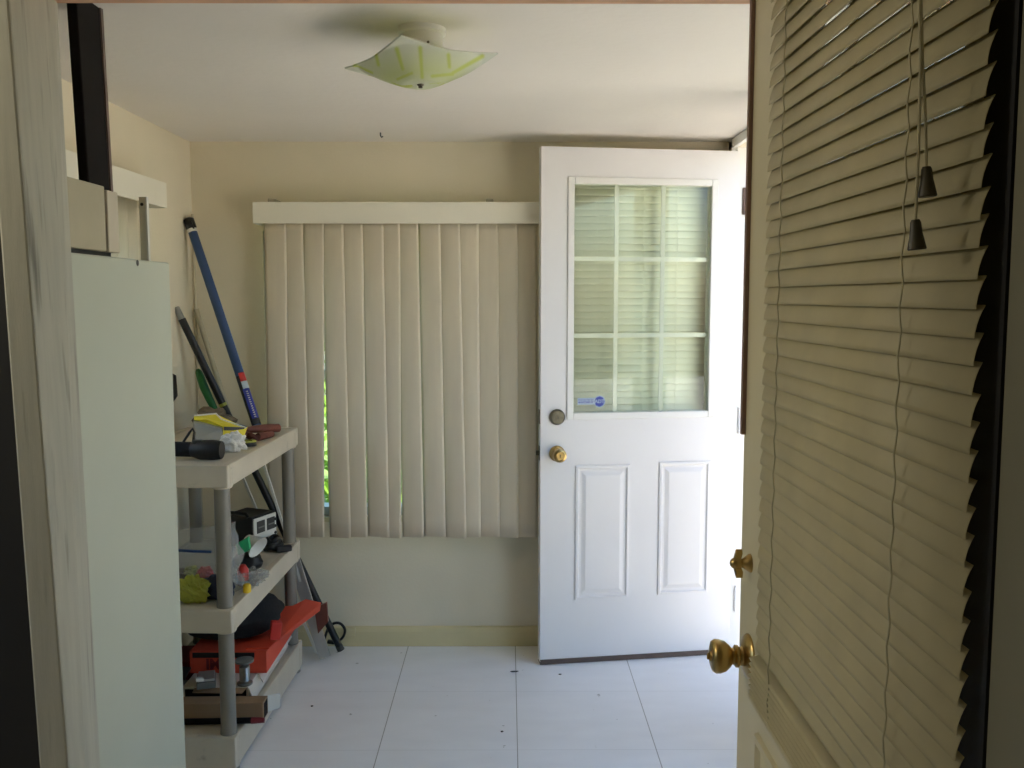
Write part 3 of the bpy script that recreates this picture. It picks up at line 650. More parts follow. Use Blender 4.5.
# ================================================================= SHELVING UNIT
SX0, SX1, SY0, SY1 = LX + 0.022, -0.82, 2.73, 3.555
ZT, ZM, ZBt = 0.955, 0.515, 0.115
sh = thing('shelving_unit', 'putty coloured three tier plastic shelving unit against the left wall', 'shelves', ((SX0 + SX1) / 2, (SY0 + SY1) / 2, 0))
for zt_s, hh in ((ZT, 0.068), (ZM, 0.073), (ZBt, 0.100)):
    b = MB(); z0 = zt_s - hh; r = 0.022
    b.box(SX0 + r, SX1 - r, SY0 + r, SY1 - r, zt_s - 0.012, zt_s - 0.002)
    for x0, x1, y0, y1 in ((SX0, SX1, SY0, SY0 + r), (SX0, SX1, SY1 - r, SY1), (SX0, SX0 + r, SY0 + r, SY1 - r), (SX1 - r, SX1, SY0 + r, SY1 - r)): b.box(x0, x1, y0, y1, z0, zt_s)
    for k in range(1, 6): b.box(SX0 + r, SX1 - r, SY0 + k * (SY1 - SY0) / 6 - 0.004, SY0 + k * (SY1 - SY0) / 6 + 0.004, z0 + 0.01, zt_s - 0.012)
    for x in (SX0 + 0.035, SX1 - 0.031):
        for y in (SY0 + 0.037, SY1 - 0.037): b.lathe([(0.031, 0), (0.034, 0.02), (0.034, hh + 0.006 - 0.012)], (x, y, z0 - 0.006), (0, 0, 1), 20)
    part('shelf', b, 'shelf', sh, bevel=0.004)
for x in (SX0 + 0.035, SX1 - 0.031):
    for y in (SY0 + 0.037, SY1 - 0.037):
        part('post', MB().lathe([(0.0255, ZM), (0.0235, ZM + 0.02), (0.0235, ZT - 0.06)], (x, y, 0), (0, 0, 1), 24), 'tube', sh, smooth=True)
        part('post', MB().lathe([(0.0255, ZBt), (0.0235, ZBt + 0.02), (0.0235, ZM - 0.06)], (x, y, 0), (0, 0, 1), 24), 'tube', sh, smooth=True)
        part('foot', MB().lathe([(0.030, 0), (0.028, 0.045)], (x, y, 0), (0, 0, 1), 20), 'tube', sh, smooth=True)

sh.rotation_euler = (0, 0, R_(-1.6))

# ================================================================= THINGS LEANING BEHIND THE SHELVES
def lean(pt, Yt, pb, Yb): return onY(pt[0], pt[1], Yt), onY(pb[0], pb[1], Yb)
# blue pole
a = onY(189, 221, 3.70); b_ = onY(255, 420, 3.535); d = (b_ - a).normalized()
bp_ = thing('pole', 'thick blue pole with a black tip, leaning in the corner', 'pole', b_)
foot = a + d * ((0.957 - a.z) / d.z)
part('shaft', MB().tube([a + d * 0.05, foot], 0.0175, 20), 'blue', bp_, smooth=True)
part('collar', MB().tube([a + d * 0.036, a + d * 0.05], 0.0185, 20), 'white', bp_, smooth=True)
part('tip', MB().tube([a - d * 0.012, a - d * 0.005, a + d * 0.03, a + d * 0.036], [0.012, 0.021, 0.021, 0.016], 16).obox(a + Vector((0.012, -0.012, -0.02)), (0.022, 0.022, 0.03), (0, -20, 0)), 'black', bp_, smooth=True)
l0 = b_ - d * 0.19; l1 = b_ - d * 0.004; side = Vector((0, -1, 0)); nrm = (side - d * side.dot(d)).normalized(); rt_ = d.cross(nrm)
sgn = 1 if rt_.x > 0 else -1
def wrap(p0, p1, r, a0_, a1_):
    return MB().grid(lambda s, t: p0 + (p1 - p0) * t + (nrm * math.cos(a0_ + (a1_ - a0_) * s) + rt_ * math.sin(a0_ + (a1_ - a0_) * s)) * r, 14, 2)
part('label', wrap(l0, l0 + d * 0.035, 0.0182, 0.0 * sgn, 1.6 * sgn), 'red', bp_, smooth=True, solid=0.0004, label='red and pale band of the label')
part('label', wrap(l0 + d * 0.035, l0 + d * 0.065, 0.0182, 0.0 * sgn, 1.6 * sgn), 'decal', bp_, smooth=True, solid=0.0004, label='pale band of the label')
part('label', wrap(l0 + d * 0.065, l1, 0.0181, -0.2 * sgn, 1.6 * sgn), 'decalblue', bp_, smooth=True, solid=0.0004, label='blue printed band of the label')
dots = MB()
sgn = 1 if rt_.x > 0 else -1
for k in range(13):
    c = l0 + d * (0.078 + k * 0.0085) + (nrm * math.cos(0.55) + rt_ * sgn * math.sin(0.55)) * 0.0185
    dots.obox(c, (0.0075, 0.002, 0.0038), (0, -18, 0))
part('print', dots, 'paper', bp_)
part('sleeve', MB().tube([l0 + d * 0.01, b_ + d * 0.02], 0.0177, 20), 'black', bp_, smooth=True)
# black pole
a, b_ = lean((176, 307), 3.575, (341, 650), 3.70)
d = (b_ - a).normalized(); pk = thing('pole', 'thin black pole with a steel tip leaning behind the shelving unit', 'pole', b_)
part('shaft', MB().tube([a + d * 0.05, b_ - d * 0.01], 0.0145, 16), 'black', pk, smooth=True)
part('ferrule', MB().tube([a, a + d * 0.004, a + d * 0.05], [0.009, 0.012, 0.0125], 14), 'steel', pk, smooth=True)
bn = at_z(a, b_, onY(222, 404, 3.63).z); part('band', MB().tube([bn - d * 0.006, bn + d * 0.006], 0.0150, 16), 'lime', pk, smooth=True)
part('tip', MB().tube([b_ - d * 0.02, b_], 0.0155, 16), 'greydark', pk, smooth=True)
# grey dusty rod and the grey line in the corner
a, b_ = lean((196, 309), 3.755, (246, 470), 3.755)
solo('rod', MB().tube([a, (a + b_) / 2, b_], 0.011, 12), 'tan', 'dull grey rod leaning on the far wall behind the blue pole', 'rod', smooth=True)
a = onY(190.5, 214, 3.765)
solo('rod', MB().tube([(LX + 0.012, a.y, 0.0), (LX + 0.010, a.y, a.z)], 0.005, 10), 'dullrod', 'slim dull rod upright in the far left corner', 'rod', smooth=True)
# green tool handle: a rounded strap
gp = [onY(*p, 3.62) for p in ((197.5, 369), (198.5, 371.5), (200.5, 377), (204, 387), (209, 398), (215, 410), (224, 428), (236, 455))]
g = MB().tube(gp, [0.006, 0.012, 0.0155, 0.017, 0.0155, 0.013, 0.011, 0.010], 14)
solo('garden_trowel', g, 'green', 'green plastic garden trowel standing behind the top shelf', 'trowel', smooth=True)
# black holder on the left wall by the cabinet edge
c = onX(173.5, 388, LX + 0.01)
hb_ = MB().prism([(LX, c.y - 0.05, c.z + 0.07), (LX, c.y + 0.035, c.z + 0.045), (LX, c.y + 0.045, c.z - 0.035), (LX, c.y - 0.05, c.z - 0.07)], (0.010, 0, 0))
solo('wall_holder', hb_, 'black', 'black holder fixed to the left wall, half hidden by the cabinet', 'holder', bevel=0.002)
# aluminium bar behind the shelves down to the floor
a, b_ = lean((293, 556), 3.64, (325, 660), 3.62); b_.z = max(b_.z, 0.014)
al = MB().bar(a, b_, 0.046, 0.010, up=(0, 1, 0))
solo('flat_bar', al, 'alu', 'flat aluminium bar leaning beside the shelving unit, foot on the floor', 'bar', bevel=0.001)
a, b_ = lean((240, 470), 3.69, (258, 512), 3.69); d = (b_ - a).normalized(); b2 = a + d * ((0.02 - a.z) / d.z)
solo('strip', MB().bar(a - d * 0.2, Vector((b2.x, a.y, 0.004)), 0.010, 0.008, up=(0, 1, 0)), 'white', 'narrow white strip leaning behind the shelves left of the aluminium bar', 'strip', group='narrow strips behind the shelves')
a, b_ = lean((262, 458), 3.635, (288, 541), 3.635); d = (b_ - a).normalized(); b2 = a + d * ((0.006 - a.z) / d.z)
solo('strip', MB().bar(a, b2, 0.009, 0.010, up=(0, 1, 0)), 'white', 'narrow white strip slanting in front of the aluminium bar', 'strip', group='narrow strips behind the shelves')
# brown offcut board by the cord
pa_ = [onY(*p, 3.60) for p in ((314, 608), (326.5, 603), (328, 622), (318, 634))]
solo('board', MB().prism(pa_, (0, 0.018, 0)), 'leather', 'small reddish brown board leaning at the end of the red box', 'board', bevel=0.001)
# outlet, plug and cord
oc = onY(350, 631, FY - 0.016)
ot = thing('outlet', 'cream outlet on the baseboard behind a black plug', 'outlet', (oc.x, FY - 0.016, oc.z - 0.02))
part('plate', MB().box(oc.x - 0.02, oc.x + 0.024, FY - 0.032, FY - 0.016, oc.z - 0.020, oc.z + 0.020), 'yellow' if False else 'base', ot, bevel=0.003)
cp = [onY(*p, 3.72) for p in ((326, 634), (329, 627), (335, 623), (341, 624), (345, 630), (343, 637), (338, 641), (331, 642))]
cp = [cp[0] + Vector((-0.01, 0, -0.035))] + cp
cr_ = thing('power_cord', 'black cord looped on the baseboard beside the shelving unit', 'cord', cp[0])
fine = []
for i in range(len(cp) - 1):
    p0, p1, p2, p3 = cp[max(i - 1, 0)], cp[i], cp[i + 1], cp[min(i + 2, len(cp) - 1)]
    for k in range(5):
        t = k / 5; fine.append(0.5 * (2 * p1 + (p2 - p0) * t + (2 * p0 - 5 * p1 + 4 * p2 - p3) * t * t + (3 * p1 - p0 - 3 * p2 + p3) * t ** 3))
part('cable', MB().tube(fine, 0.0055, 10), 'black', cr_, smooth=True)
part('plug', MB().obox(cp[-1], (0.03, 0.018, 0.014), (0, 10, 0)), 'black', cr_, bevel=0.003)

# ================================================================= TOP SHELF
def base(px, py, z): p = onZ(px, py, z); return p
# black hand tool (torch shaped)
a = base(176, 449, ZT + 0.03); b_ = base(222, 450, ZT + 0.028)
ht = thing('hand_torch', 'black hand torch lying at the front of the top shelf', 'torch', (b_.x, b_.y, ZT))
d = (b_ - a).normalized()
part('barrel', MB().tube([a - d * 0.12, a - d * 0.02, a + d * 0.05], [0.022, 0.023, 0.023], 18), 'blacksoft', ht, smooth=True)
part('head', MB().tube([a + d * 0.05, a + d * 0.075, b_ - d * 0.03, b_], [0.023, 0.030, 0.031, 0.027], 18), 'black', ht, smooth=True)
part('switch', MB().obox((a + b_) / 2 + Vector((0, -0.01, 0.026)), (0.03, 0.014, 0.012), (0, 0, 8)), 'greydark', ht, bevel=0.003)
part('hook_ring', MB().tube([a + Vector((0.02, 0.01, 0.02)), a + Vector((0.04, 0.01, 0.05)), a + Vector((0.05, 0.01, 0.062)), a + Vector((0.055, 0.01, 0.05)), a + Vector((0.05, 0.01, 0.02))], 0.004, 8), 'black', ht, smooth=True)
# yellow blister pack behind it
c = base(222, 445, ZT + 0.001)
yp = thing('blister_pack', 'yellow carded blister pack lying on the top shelf', 'package', (c.x, c.y, ZT))
k0 = [onY(194, 416, 3.13), onY(216, 414, 3.18), onY(246, 428, 3.10), onY(239, 447, 3.06), onY(222, 447, 3.04), onY(196, 437, 3.05)]
part('card', MB().prism([k0[2], k0[3], k0[4], onY(223, 427, 3.06)], (0.004, 0.006, 0.002)), 'yellow', yp)
part('back_card', MB().prism([k0[0], k0[1], k0[2], onY(226, 428, 3.065), onY(207, 419.5, 3.08), onY(194, 420, 3.10)], (0, 0.004, -0.006)), 'yellow', yp)
part('header', MB().bar(onY(224, 428.5, 3.058), onY(244, 429, 3.098), 0.006, 0.012), 'black', yp)
part('rim', MB().tube([k0[0], k0[1], onY(222, 420, 3.14), k0[2]], 0.004, 8), 'paper', yp, smooth=True)
part('tray', MB().hexa([onY(194, 440, 3.04), onY(222, 448, 3.02), onY(222, 447, 3.07), onY(194, 439, 3.10), onY(193, 421, 3.06), onY(223, 428, 3.05), onY(224, 427, 3.09), onY(194, 419, 3.12)]), 'blister', yp, bevel=0.006)
for k in range(3):
    part('print', MB().obox(onY(228.5 + k * 3.5, 434 + k * 0.5, 3.05 + k * 0.006), (0.007, 0.002, 0.004), (0, 5, 20)), 'greydark', yp)
# crumpled tissue
c = base(232, 452, ZT)
solo('tissue', MB().blob((c.x, c.y + 0.02, ZT + 0.026), (0.036, 0.03, 0.034), 0.6, 2.2, 3, 30, 20, flat=-0.026), 'paper', 'crumpled white tissue at the front edge of the top shelf', 'tissue', smooth=False)
# tape roll
c = base(244, 447, ZT)
tp = thing('tape_roll', 'roll of black and yellow tape lying on the top shelf', 'tape', (c.x, c.y, ZT))
part('tape', MB().lathe([(0.020, 0), (0.033, 0), (0.033, 0.013), (0.020, 0.013), (0.020, 0)], (c.x, c.y + 0.03, ZT), (0, 0, 1), 28), 'black', tp, smooth=True)
part('core', MB().lathe([(0.017, 0), (0.020, 0), (0.020, 0.012), (0.017, 0.012), (0.017, 0)], (c.x, c.y + 0.03, ZT), (0, 0, 1), 28), 'paper', tp, smooth=True)
part('label', MB().lathe([(0.020, 0.0131), (0.032, 0.0131), (0.032, 0.016), (0.020, 0.016), (0.020, 0.0131)], (c.x, c.y + 0.03, ZT), (0, 0, 1), 28), 'lime', tp, smooth=True)
# pliers with brown grips
pl = thing('pliers', 'large pliers with reddish brown grips on the top shelf', 'pliers', base(250, 436, ZT))
part('grip', MB().tube([onZ(246, 430, ZT + 0.03), onZ(256, 429, ZT + 0.030), onZ(266, 428.5, ZT + 0.026), onZ(278, 428, ZT + 0.020)], [0.010, 0.014, 0.016, 0.0155], 14), 'leather', pl, smooth=True)
part('grip', MB().tube([onZ(243, 433, ZT + 0.02), onZ(250, 436, ZT + 0.018), onZ(258, 437, ZT + 0.016), onZ(272, 434, ZT + 0.014)], [0.010, 0.013, 0.014, 0.011], 14), 'leather', pl, smooth=True)
part('jaw', MB().tube([onZ(246, 431, ZT + 0.026), onZ(239, 430, ZT + 0.030), onZ(226, 424, ZT + 0.036)], [0.018, 0.022, 0.008], 10), 'greydark', pl, smooth=True)
part('pivot', MB().lathe([(0.008, 0), (0.008, 0.004), (0, 0.005)], onZ(241, 429, ZT + 0.048), (0.1, -0.3, 1), 12), 'steel', pl, smooth=True)
# rag
c = base(231, 424, ZT)
solo('rag', MB().blob((c.x - 0.01, 3.46, ZT + 0.03), (0.075, 0.045, 0.05), 0.5, 2.6, 9, 26, 16, flat=-0.03), 'rag', 'grey brown rag heaped behind the yellow pack', 'rag', smooth=True)

# ================================================================= MIDDLE SHELF
# clear zip bag with things in it
c = base(212, 588, ZM); cx, cy_ = -0.985, 2.925
zb = thing('zip_bag', 'clear zip bag with a blue seal standing on the middle shelf', 'bag', (cx, cy_, ZM))
def bag_pt(s, t):
    a = 2 * math.pi * s; w_ = 0.125 - 0.02 * t; dd = 0.075 * (1 - t) ** 0.6 + 0.004
    wob = noise.noise(Vector((math.cos(a) * 2, math.sin(a) * 2, t * 5))) * 0.020
    return Vector((cx + 0.01 * t + (w_ + wob) * math.copysign(abs(math.cos(a)) ** 0.7, math.cos(a)), cy_ + (dd + wob * 0.6) * math.sin(a), ZM + 0.001 + 0.205 * t + 0.018 * t * math.cos(a) + wob * 0.4 * (1 if t > 0.02 else 0)))
part('film', MB().grid(bag_pt, 36, 18), 'bag', zb, smooth=True, recalc=False)
part('seal', MB().tube([(cx - 0.12, cy_ - 0.03, ZM + 0.150), (cx - 0.06, cy_ - 0.055, ZM + 0.145), (cx + 0.0, cy_ - 0.058, ZM + 0.142), (cx + 0.05, cy_ - 0.05, ZM + 0.138)], 0.0045, 8), 'blue', zb, smooth=True)
sts = [((-0.06, -0.01, 0.035), (0.045, 0.04, 0.032), 'greydark', 'dark packet in a clear bag on the middle shelf', 'packet'),
       ((0.018, -0.028, 0.062), (0.026, 0.022, 0.020), 'red', 'red fitting inside the clear bag', 'fitting'),
       ((0.02, 0.0, 0.024), (0.042, 0.035, 0.024), 'rag', 'brown fitting at the bottom of the clear bag', 'fitting'),
       ((-0.022, -0.03, 0.07), (0.022, 0.02, 0.015), 'lime', 'olive fitting in the clear bag left of the red one', 'fitting'),
       ((0.07, -0.01, 0.03), (0.025, 0.025, 0.026), 'black', 'black fitting at the right end of the clear bag', 'fitting')]
for i, (o, r, m_, lab, cat) in enumerate(sts):
    solo('fitting' if cat == 'fitting' else 'packet', MB().blob((cx + o[0], cy_ + o[1], ZM + o[2]), r, 0.6, 3.0, i + 20, 20, 14, flat=-o[2] + 0.004), m_, lab, cat, group='fittings inside the clear bag', smooth=True)
# lime wrapper and navy bundle at the front
c = base(190, 606, ZM)
solo('wrapper', MB().blob((c.x, c.y + 0.035, ZM + 0.038), (0.046, 0.022, 0.046), 0.5, 3.0, 31, 26, 18, flat=-0.037), 'lime', 'lime green crinkled wrapper at the front of the middle shelf', 'wrapper')
c = base(214, 602, ZM)
solo('glove', MB().blob((c.x, c.y + 0.03, ZM + 0.036), (0.050, 0.022, 0.045), 0.4, 2.6, 33, 26, 18, flat=-0.035), 'navy', 'navy blue bundled glove behind the front post', 'glove', smooth=True)
# little red bottle with yellow cap
c = base(241, 590, ZM); c.y = 2.98; c.x = -0.868
rb_ = thing('glue_bottle', 'little red bottle with a yellow cap beside the front post', 'bottle', (c.x, c.y, ZM))
part('bottle', MB().lathe([(0.016, 0), (0.018, 0.004), (0.018, 0.05), (0.011, 0.062), (0.008, 0.066), (0, 0.066)], (c.x, c.y, ZM), (0, 0, 1), 20), 'red', rb_, smooth=True)
part('base_ring', MB().lathe([(0.0186, 0.0), (0.0188, 0.014), (0.0180, 0.016)], (c.x, c.y, ZM), (0, 0, 1), 20), 'black', rb_, smooth=True)
cpos = onZ(247, 588, ZM + 0.014)
solo('bottle_cap', MB().lathe([(0.012, -0.014), (0.013, -0.010), (0.0125, 0.008), (0.010, 0.012), (0, 0.013)], (cpos.x, cpos.y, ZM + 0.0145), (0, 0, 1), 20), 'yellowcap', 'yellow cap lying at the edge of the middle shelf', 'cap', smooth=True)
# film wrap
c = base(256, 583, ZM)
solo('film_scrap', MB().blob((c.x - 0.015, c.y, ZM + 0.02), (0.05, 0.06, 0.022), 0.7, 3.2, 41, 30, 18, flat=-0.019), 'bag', 'crumpled clear film lying on the middle shelf', 'film')
# radio / meter box
c = base(262, 548, ZM)
rd = thing('battery_charger', 'small white fronted battery charger with two dark windows', 'charger', (c.x, c.y, ZM))
f0, f1 = onY(252.5, 546, 3.27), onY(276, 538, 3.36); f0.z = f1.z = ZM + 0.022
f0 = onZ(253.5, 549.5, ZM + 0.012); f1 = onZ(277, 540.5, ZM + 0.012); fx = (f1 - f0).normalized(); fy = Vector((-fx.y, fx.x, 0)); WB = (f1 - f0).length; HB = 0.118
def fb(u0, u1, v0, v1, z0, z1): return MB().hexa([f0 + fx * u + fy * v_ + Vector((0, 0, z)) for z in (z0, z1) for u, v_ in ((u0, v0), (u1, v0), (u1, v1), (u0, v1))])
part('case', fb(0, WB, 0.004, 0.14, 0, HB), 'black', rd, bevel=0.006)
part('front_panel', fb(0.004, WB - 0.004, -0.002, 0.004, 0.004, HB - 0.006), 'white', rd, bevel=0.002)
for u in (0.14, 0.56):
    wn_ = part('window', fb(WB * u, WB * (u + 0.32), -0.005, -0.0021, HB * 0.46, HB * 0.84), 'greydark', rd, bevel=0.001)
    part('grille', fb(WB * (u + 0.04), WB * (u + 0.28), -0.0065, -0.0051, HB * 0.62, HB * 0.66), 'grey', wn_)
part('handle', MB().tube([f0 + fy * 0.02 + Vector((0.0, 0, HB)), f0 + fy * 0.03 + Vector((0, 0, HB + 0.012)), f0 + fy * 0.11 + Vector((0, 0, HB + 0.012)), f0 + fy * 0.12 + Vector((0, 0, HB))], 0.006, 8), 'black', rd, smooth=True)
for k in range(3): part('knob', MB().lathe([(0.006, 0), (0.005, 0.006), (0, 0.006)], f1 + Vector((0.0, -0.004, HB * (0.3 + 0.22 * k))) - fx * 0.008, -fy, 12), 'greydark', rd, smooth=True)
# mint tag, white cup, dark pot
c = base(246, 562, ZM); c.x = -0.895; c.y = 3.13
solo('pot', MB().blob((c.x, c.y, ZM + 0.034), (0.052, 0.045, 0.036), 0.2, 2.0, 51, flat=-0.033), 'black', 'squat black pouch under the white funnel', 'pouch', smooth=True)
cu = onY(260, 547, 3.10); ca_ = Vector((0.72, -0.35, -0.45)).normalized()
solo('funnel', MB().lathe([(0.014, -0.042), (0.016, -0.040), (0.038, 0.010), (0.040, 0.014), (0.036, 0.012), (0.014, -0.036)], (cu.x - 0.016, cu.y, cu.z + 0.006), ca_, 24), 'white', 'white plastic funnel tipped over beside the charger', 'funnel', smooth=True)
tg = [onY(*p, 2.99) for p in ((235, 545), (248, 537), (250, 550), (238, 556))]
solo('clip', MB().prism(tg, (0, 0.02, 0)), 'teal', 'mint green plastic clip next to the white funnel', 'clip', bevel=0.003)
# black cable bundle
cb_ = thing('cable_bundle', 'bundle of black cable at the far end of the middle shelf', 'cable', base(275, 546, ZM))
for k in range(4):
    pts_ = []
    c = onZ(274, 545, ZM + 0.012)
    for j in range(25):
        a = j / 24 * 2 * math.pi; pts_.append(Vector((c.x + 0.030 * math.cos(a) * (1 - 0.1 * k), c.y - 0.01 + 0.040 * math.sin(a) * (1 - 0.08 * k), ZM + 0.010 + 0.009 * k + 0.005 * math.sin(3 * a + k))))
    part('coil', MB().tube(pts_, 0.008, 8), 'black', cb_, smooth=True)
c2 = onZ(284, 549, ZM + 0.01); part('plug', MB().obox((c2.x, c2.y, ZM + 0.012), (0.055, 0.026, 0.022), (0, 0, 25)), 'black', cb_, bevel=0.004)

# ================================================================= BOTTOM SHELF
# white long carton lying along the shelf
Y0, Y1 = 2.875, 3.47
xr_ = -0.835
wbx = thing('carton', 'long white carton with a torn brown end on the bottom shelf', 'carton', (-0.94, (Y0 + Y1) / 2, ZBt))
def hx(x0, x1, y0, y1, z0, z1): return MB().box(x0, x1, y0, y1, z0, z1)
part('body', hx(-1.06, -0.845, Y0 + 0.05, Y1, ZBt, ZBt + 0.075), 'cardwhite', wbx, bevel=0.002)
part('end_flap', MB().prism([(-1.02, Y0 + 0.05, ZBt + 0.070), (-0.85, Y0 + 0.05, ZBt + 0.070), (-0.86, Y0 + 0.028, ZBt + 0.062), (-1.02, Y0 + 0.03, ZBt + 0.064)], (0, 0, 0.003)), 'card', wbx)
part('end_flap', MB().prism([(-0.845, Y0 + 0.05, ZBt + 0.004), (-0.845, Y0 + 0.05, ZBt + 0.072), (-0.832, Y0 + 0.03, ZBt + 0.060), (-0.832, Y0 + 0.03, ZBt + 0.012)], (0.003, 0, 0)), 'cardwhite', wbx)
part('opening', MB().box(-1.05, -0.852, Y0 + 0.046, Y0 + 0.0505, ZBt + 0.006, ZBt + 0.068), 'darkbrown', wbx)
part('side_flap', MB().prism([(-0.845, Y0 + 0.16, ZBt + 0.075), (-0.845, Y1 - 0.02, ZBt + 0.075), (-0.822, Y1 - 0.04, ZBt + 0.052), (-0.822, Y0 + 0.14, ZBt + 0.050)], (0.002, 0, 0.003)), 'cardwhite', wbx)
# orange-red box on the carton
ob = thing('carton', 'orange red box with an open flap resting on the white carton', 'carton', (-0.95, 3.24, ZBt + 0.075))
zo = ZBt + 0.078; ox0, ox1, oy0, oy1, oh = -1.07, -0.812, 3.03, 3.44, 0.076
part('body', MB().box(ox0, ox1, oy0, oy1, zo, zo + oh), 'orange', ob, bevel=0.002)
part('slot', MB().box(ox0 + 0.01, ox1 - 0.04, oy0 - 0.001, oy0 + 0.01, zo + oh - 0.022, zo + oh - 0.004), 'black', ob)
part('lid', MB().prism([(ox1 - 0.075, oy0 + 0.02, zo + oh), (ox1 + 0.004, oy0 + 0.02, zo + oh), (ox1 + 0.080, oy1 + 0.11, zo + oh - 0.010), (ox1 + 0.02, oy1 + 0.11, zo + oh + 0.004), (ox1 - 0.012, oy1 + 0.03, zo + oh + 0.004), (ox1 - 0.075, oy1 + 0.02, zo + oh + 0.004)], (0, 0, 0.004)), 'orange', ob)
part('side_flap', MB().prism([(ox1 + 0.006, oy0 + 0.08, zo + oh), (ox1 + 0.078, oy1 + 0.10, zo + oh - 0.010), (ox1 + 0.074, oy1 + 0.10, zo + oh - 0.036), (ox1 + 0.010, oy0 + 0.22, zo + oh - 0.03)], (0.003, 0, 0)), 'orange', ob)
part('lettering', text_mb('IM', 0.05, 0, 0, 0, 0.002).xf(Matrix.Translation((-0.99, oy0 - 0.0012, zo + 0.03))), 'darkred', ob)
# black tool bag with red tab
tb_ = thing('tool_bag', 'rounded black tool bag with a red tab behind the orange box', 'bag', (-1.0, 3.37, zo + oh))
cxb, cyb = -0.985, 3.215
part('body', MB().blob((cxb, cyb, zo + oh + 0.077), (0.185, 0.165, 0.082), 0.18, 1.8, 61, 30, 20, flat=-0.071), 'blacksoft', tb_, smooth=True)
rtab = onY(276, 631, 3.17); part('tab', MB().obox(onY(275.5, 630, 3.09), (0.036, 0.035, 0.06), (0, 8, 20)), 'red', tb_, bevel=0.004)
part('handle', MB().tube([(cxb - 0.02, cyb - 0.09, zo + oh + 0.138), (cxb, cyb - 0.06, zo + oh + 0.160), (cxb + 0.01, cyb + 0.05, zo + oh + 0.160), (cxb, cyb + 0.10, zo + oh + 0.140)], 0.008, 10), 'black', tb_, smooth=True)
# pale folded sheet
sp_ = [onY(*p, 3.47) for p in ((291, 613), (308, 612), (303, 624), (287, 628))]
solo('leaflet', MB().prism(sp_, (0.0, 0.004, 0.003)), 'paper', 'pale folded leaflet on the orange flap at the back of the shelf', 'leaflet')
# solder spool on the carton
c = base(245, 684, ZBt + 0.076)
spl = thing('wire_spool', 'grey spool of solder wire standing on the white carton', 'spool', (c.x, c.y, ZBt + 0.076))
zz = ZBt + 0.076
part('reel', MB().lathe([(0.024, 0), (0.025, 0.002), (0.025, 0.006), (0.010, 0.008), (0.010, 0.074), (0.030, 0.076), (0.030, 0.083), (0.006, 0.084), (0, 0.084)], (c.x, c.y, zz), (0, 0, 1), 28), 'grey', spl, smooth=True)
part('wire', MB().lathe([(0.0102, 0.010)] + [(0.016 + 0.0012 * (i % 2), 0.012 + i * 0.0025) for i in range(20)] + [(0.0102, 0.066)], (c.x, c.y, zz), (0, 0, 1), 28), 'steel', spl, smooth=True)
# red box at the back left
c = base(212, 672, ZBt)
rbx = MB().obox((-1.10, 3.06, ZBt + 0.115 + 0.0), (0.11, 0.10, 0.075), (0, 0, 4)); rbx = MB().obox((-1.135, 3.125, ZBt + 0.055), (0.115, 0.15, 0.11), (0, 0, 3))
solo('carton', rbx, 'darkred', 'dark red small box at the left of the orange box', 'carton', bevel=0.002)
# grey clutter: two small grey boxes and a black case
g1 = thing('small_box', 'open grey box with a dark inside left of the front post', 'box', (-1.11, 2.93, ZBt))
part('body', MB().obox((-1.125, 2.965, ZBt + 0.035), (0.115, 0.09, 0.07), (0, 0, -12)), 'grey', g1, bevel=0.003)
part('lid', MB().obox((-1.117, 2.995, ZBt + 0.088), (0.105, 0.07, 0.008), (28, 0, -12)), 'black', g1, bevel=0.002)
g2 = thing('small_box', 'small grey hardware box with a white lid by the front post', 'box', (-1.0, 2.96, ZBt))
part('body', MB().obox((-0.985, 2.94, ZBt + 0.078 + 0.012), (0.06, 0.085, 0.022), (0, 0, 16)), 'grey', g2, bevel=0.003)
part('lid', MB().obox((-0.985, 2.94, ZBt + 0.106), (0.052, 0.075, 0.008), (0, 0, 16)), 'alu', g2, bevel=0.002)
part('clasp', MB().obox((-0.995, 2.90, ZBt + 0.112), (0.025, 0.02, 0.010), (0, 10, 30)), 'white', g2, bevel=0.002)
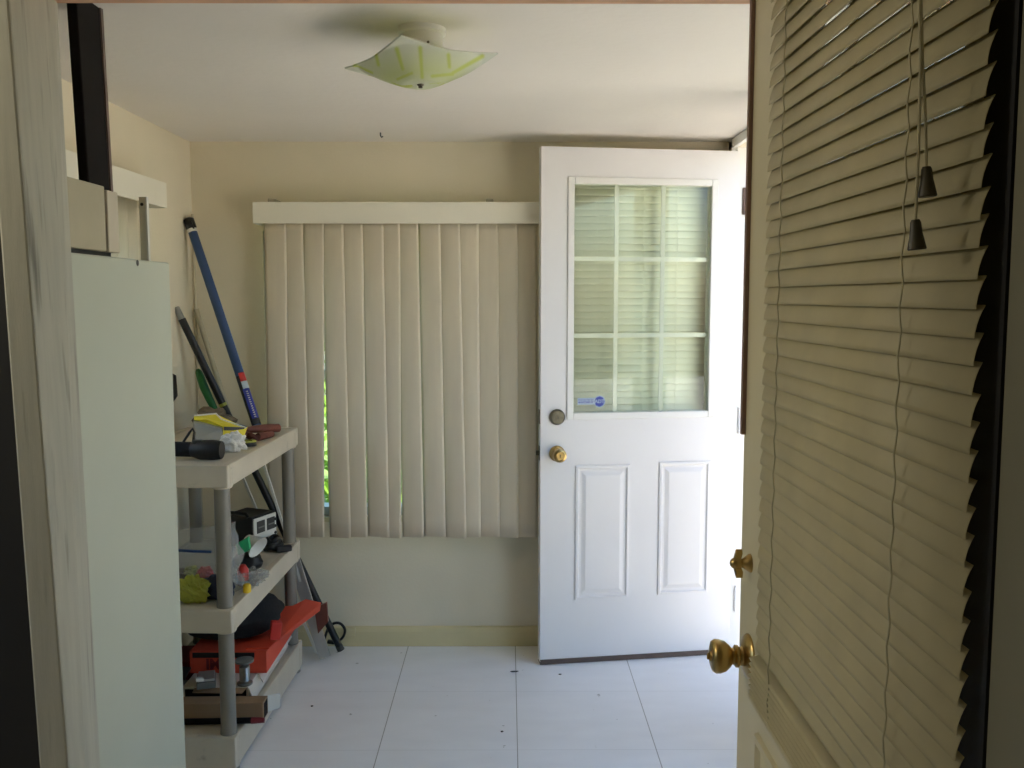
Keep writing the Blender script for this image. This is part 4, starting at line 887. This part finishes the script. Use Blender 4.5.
# cardboard roll and dark red stick at the very front
a, b_ = base(178, 716, ZBt + 0.03), base(234, 712, ZBt + 0.03)
cr2 = thing('cardboard_box', 'flat brown cardboard box, open at its right end, at the front of the bottom shelf', 'box', (-0.98, 2.86, ZBt))
cx0, cx1, cy0, cy1, cz1 = -1.20, -0.775, 2.825, 2.895, ZBt + 0.060
part('body', MB().hexa([(cx0, cy0, ZBt + 0.001), (cx1, cy0 + 0.012, ZBt + 0.001), (cx1, cy1, ZBt + 0.001), (cx0, cy1, ZBt + 0.001), (cx0, cy0 + 0.006, cz1 - 0.004), (cx1, cy0 + 0.016, cz1), (cx1, cy1, cz1), (cx0, cy1, cz1 - 0.004)]), 'card', cr2, bevel=0.002)
part('opening', MB().box(cx1 - 0.001, cx1 + 0.0006, cy0 + 0.022, cy1 - 0.006, ZBt + 0.006, cz1 - 0.006), 'darkbrown', cr2)
part('end_flap', MB().prism([(cx1 + 0.001, cy1, ZBt + 0.006), (cx1 + 0.001, cy1, cz1), (cx1 + 0.035, cy1 + 0.02, cz1 - 0.002), (cx1 + 0.035, cy1 + 0.02, ZBt + 0.010)], (0, 0.003, 0)), 'paper', cr2, label='pale end flap')
part('label', MB().obox((-1.062, 2.8265, ZBt + 0.028), (0.06, 0.003, 0.036), (-6, 0, 1.6)), 'paper', cr2)
part('mark', MB().lathe([(0.009, 0), (0.012, 0), (0.012, 0.001), (0.009, 0.001), (0.009, 0)], (-1.066, 2.8245, ZBt + 0.028), (0, -1, 0.1), 16), 'grey', cr2)
a = Vector((-1.18, 2.806, ZBt + 0.011)); b_ = Vector((-0.765, 2.812, ZBt + 0.016))
stk = thing('stick', 'dark stick with a dark red tip along the front of the bottom shelf', 'stick', (b_.x, b_.y, ZBt))
part('shaft', MB().tube([a, b_ - (b_ - a).normalized() * 0.04], 0.0095, 12), 'darkbrown', stk, smooth=True)
part('tip', MB().tube([b_ - (b_ - a).normalized() * 0.04, b_], [0.0105, 0.008], 12), 'darkred', stk, smooth=True)

# small crumbs of debris on the tiles
for (px, py, rx, ry, lab) in ((514.5, 671.5, 0.016, 0.006, 'dark leaf scrap on the tiles left of the white door'), (560, 674.3, 0.006, 0.004, 'tiny dark speck on the tiles under the white door'), (502, 731.5, 0.005, 0.004, 'tiny dark speck beside the middle tile seam, nearest the front'), (312, 706, 0.005, 0.004, 'tiny dark speck on the tiles beside the shelving unit')):
    p = onZ(px, py, 0.002)
    solo('floor_speck', MB().blob((p.x, p.y, 0.0022), (rx, ry, 0.002), 0.4, 3, int(px), 12, 6), 'greydark', lab, 'speck', group='specks of debris on the tiles')
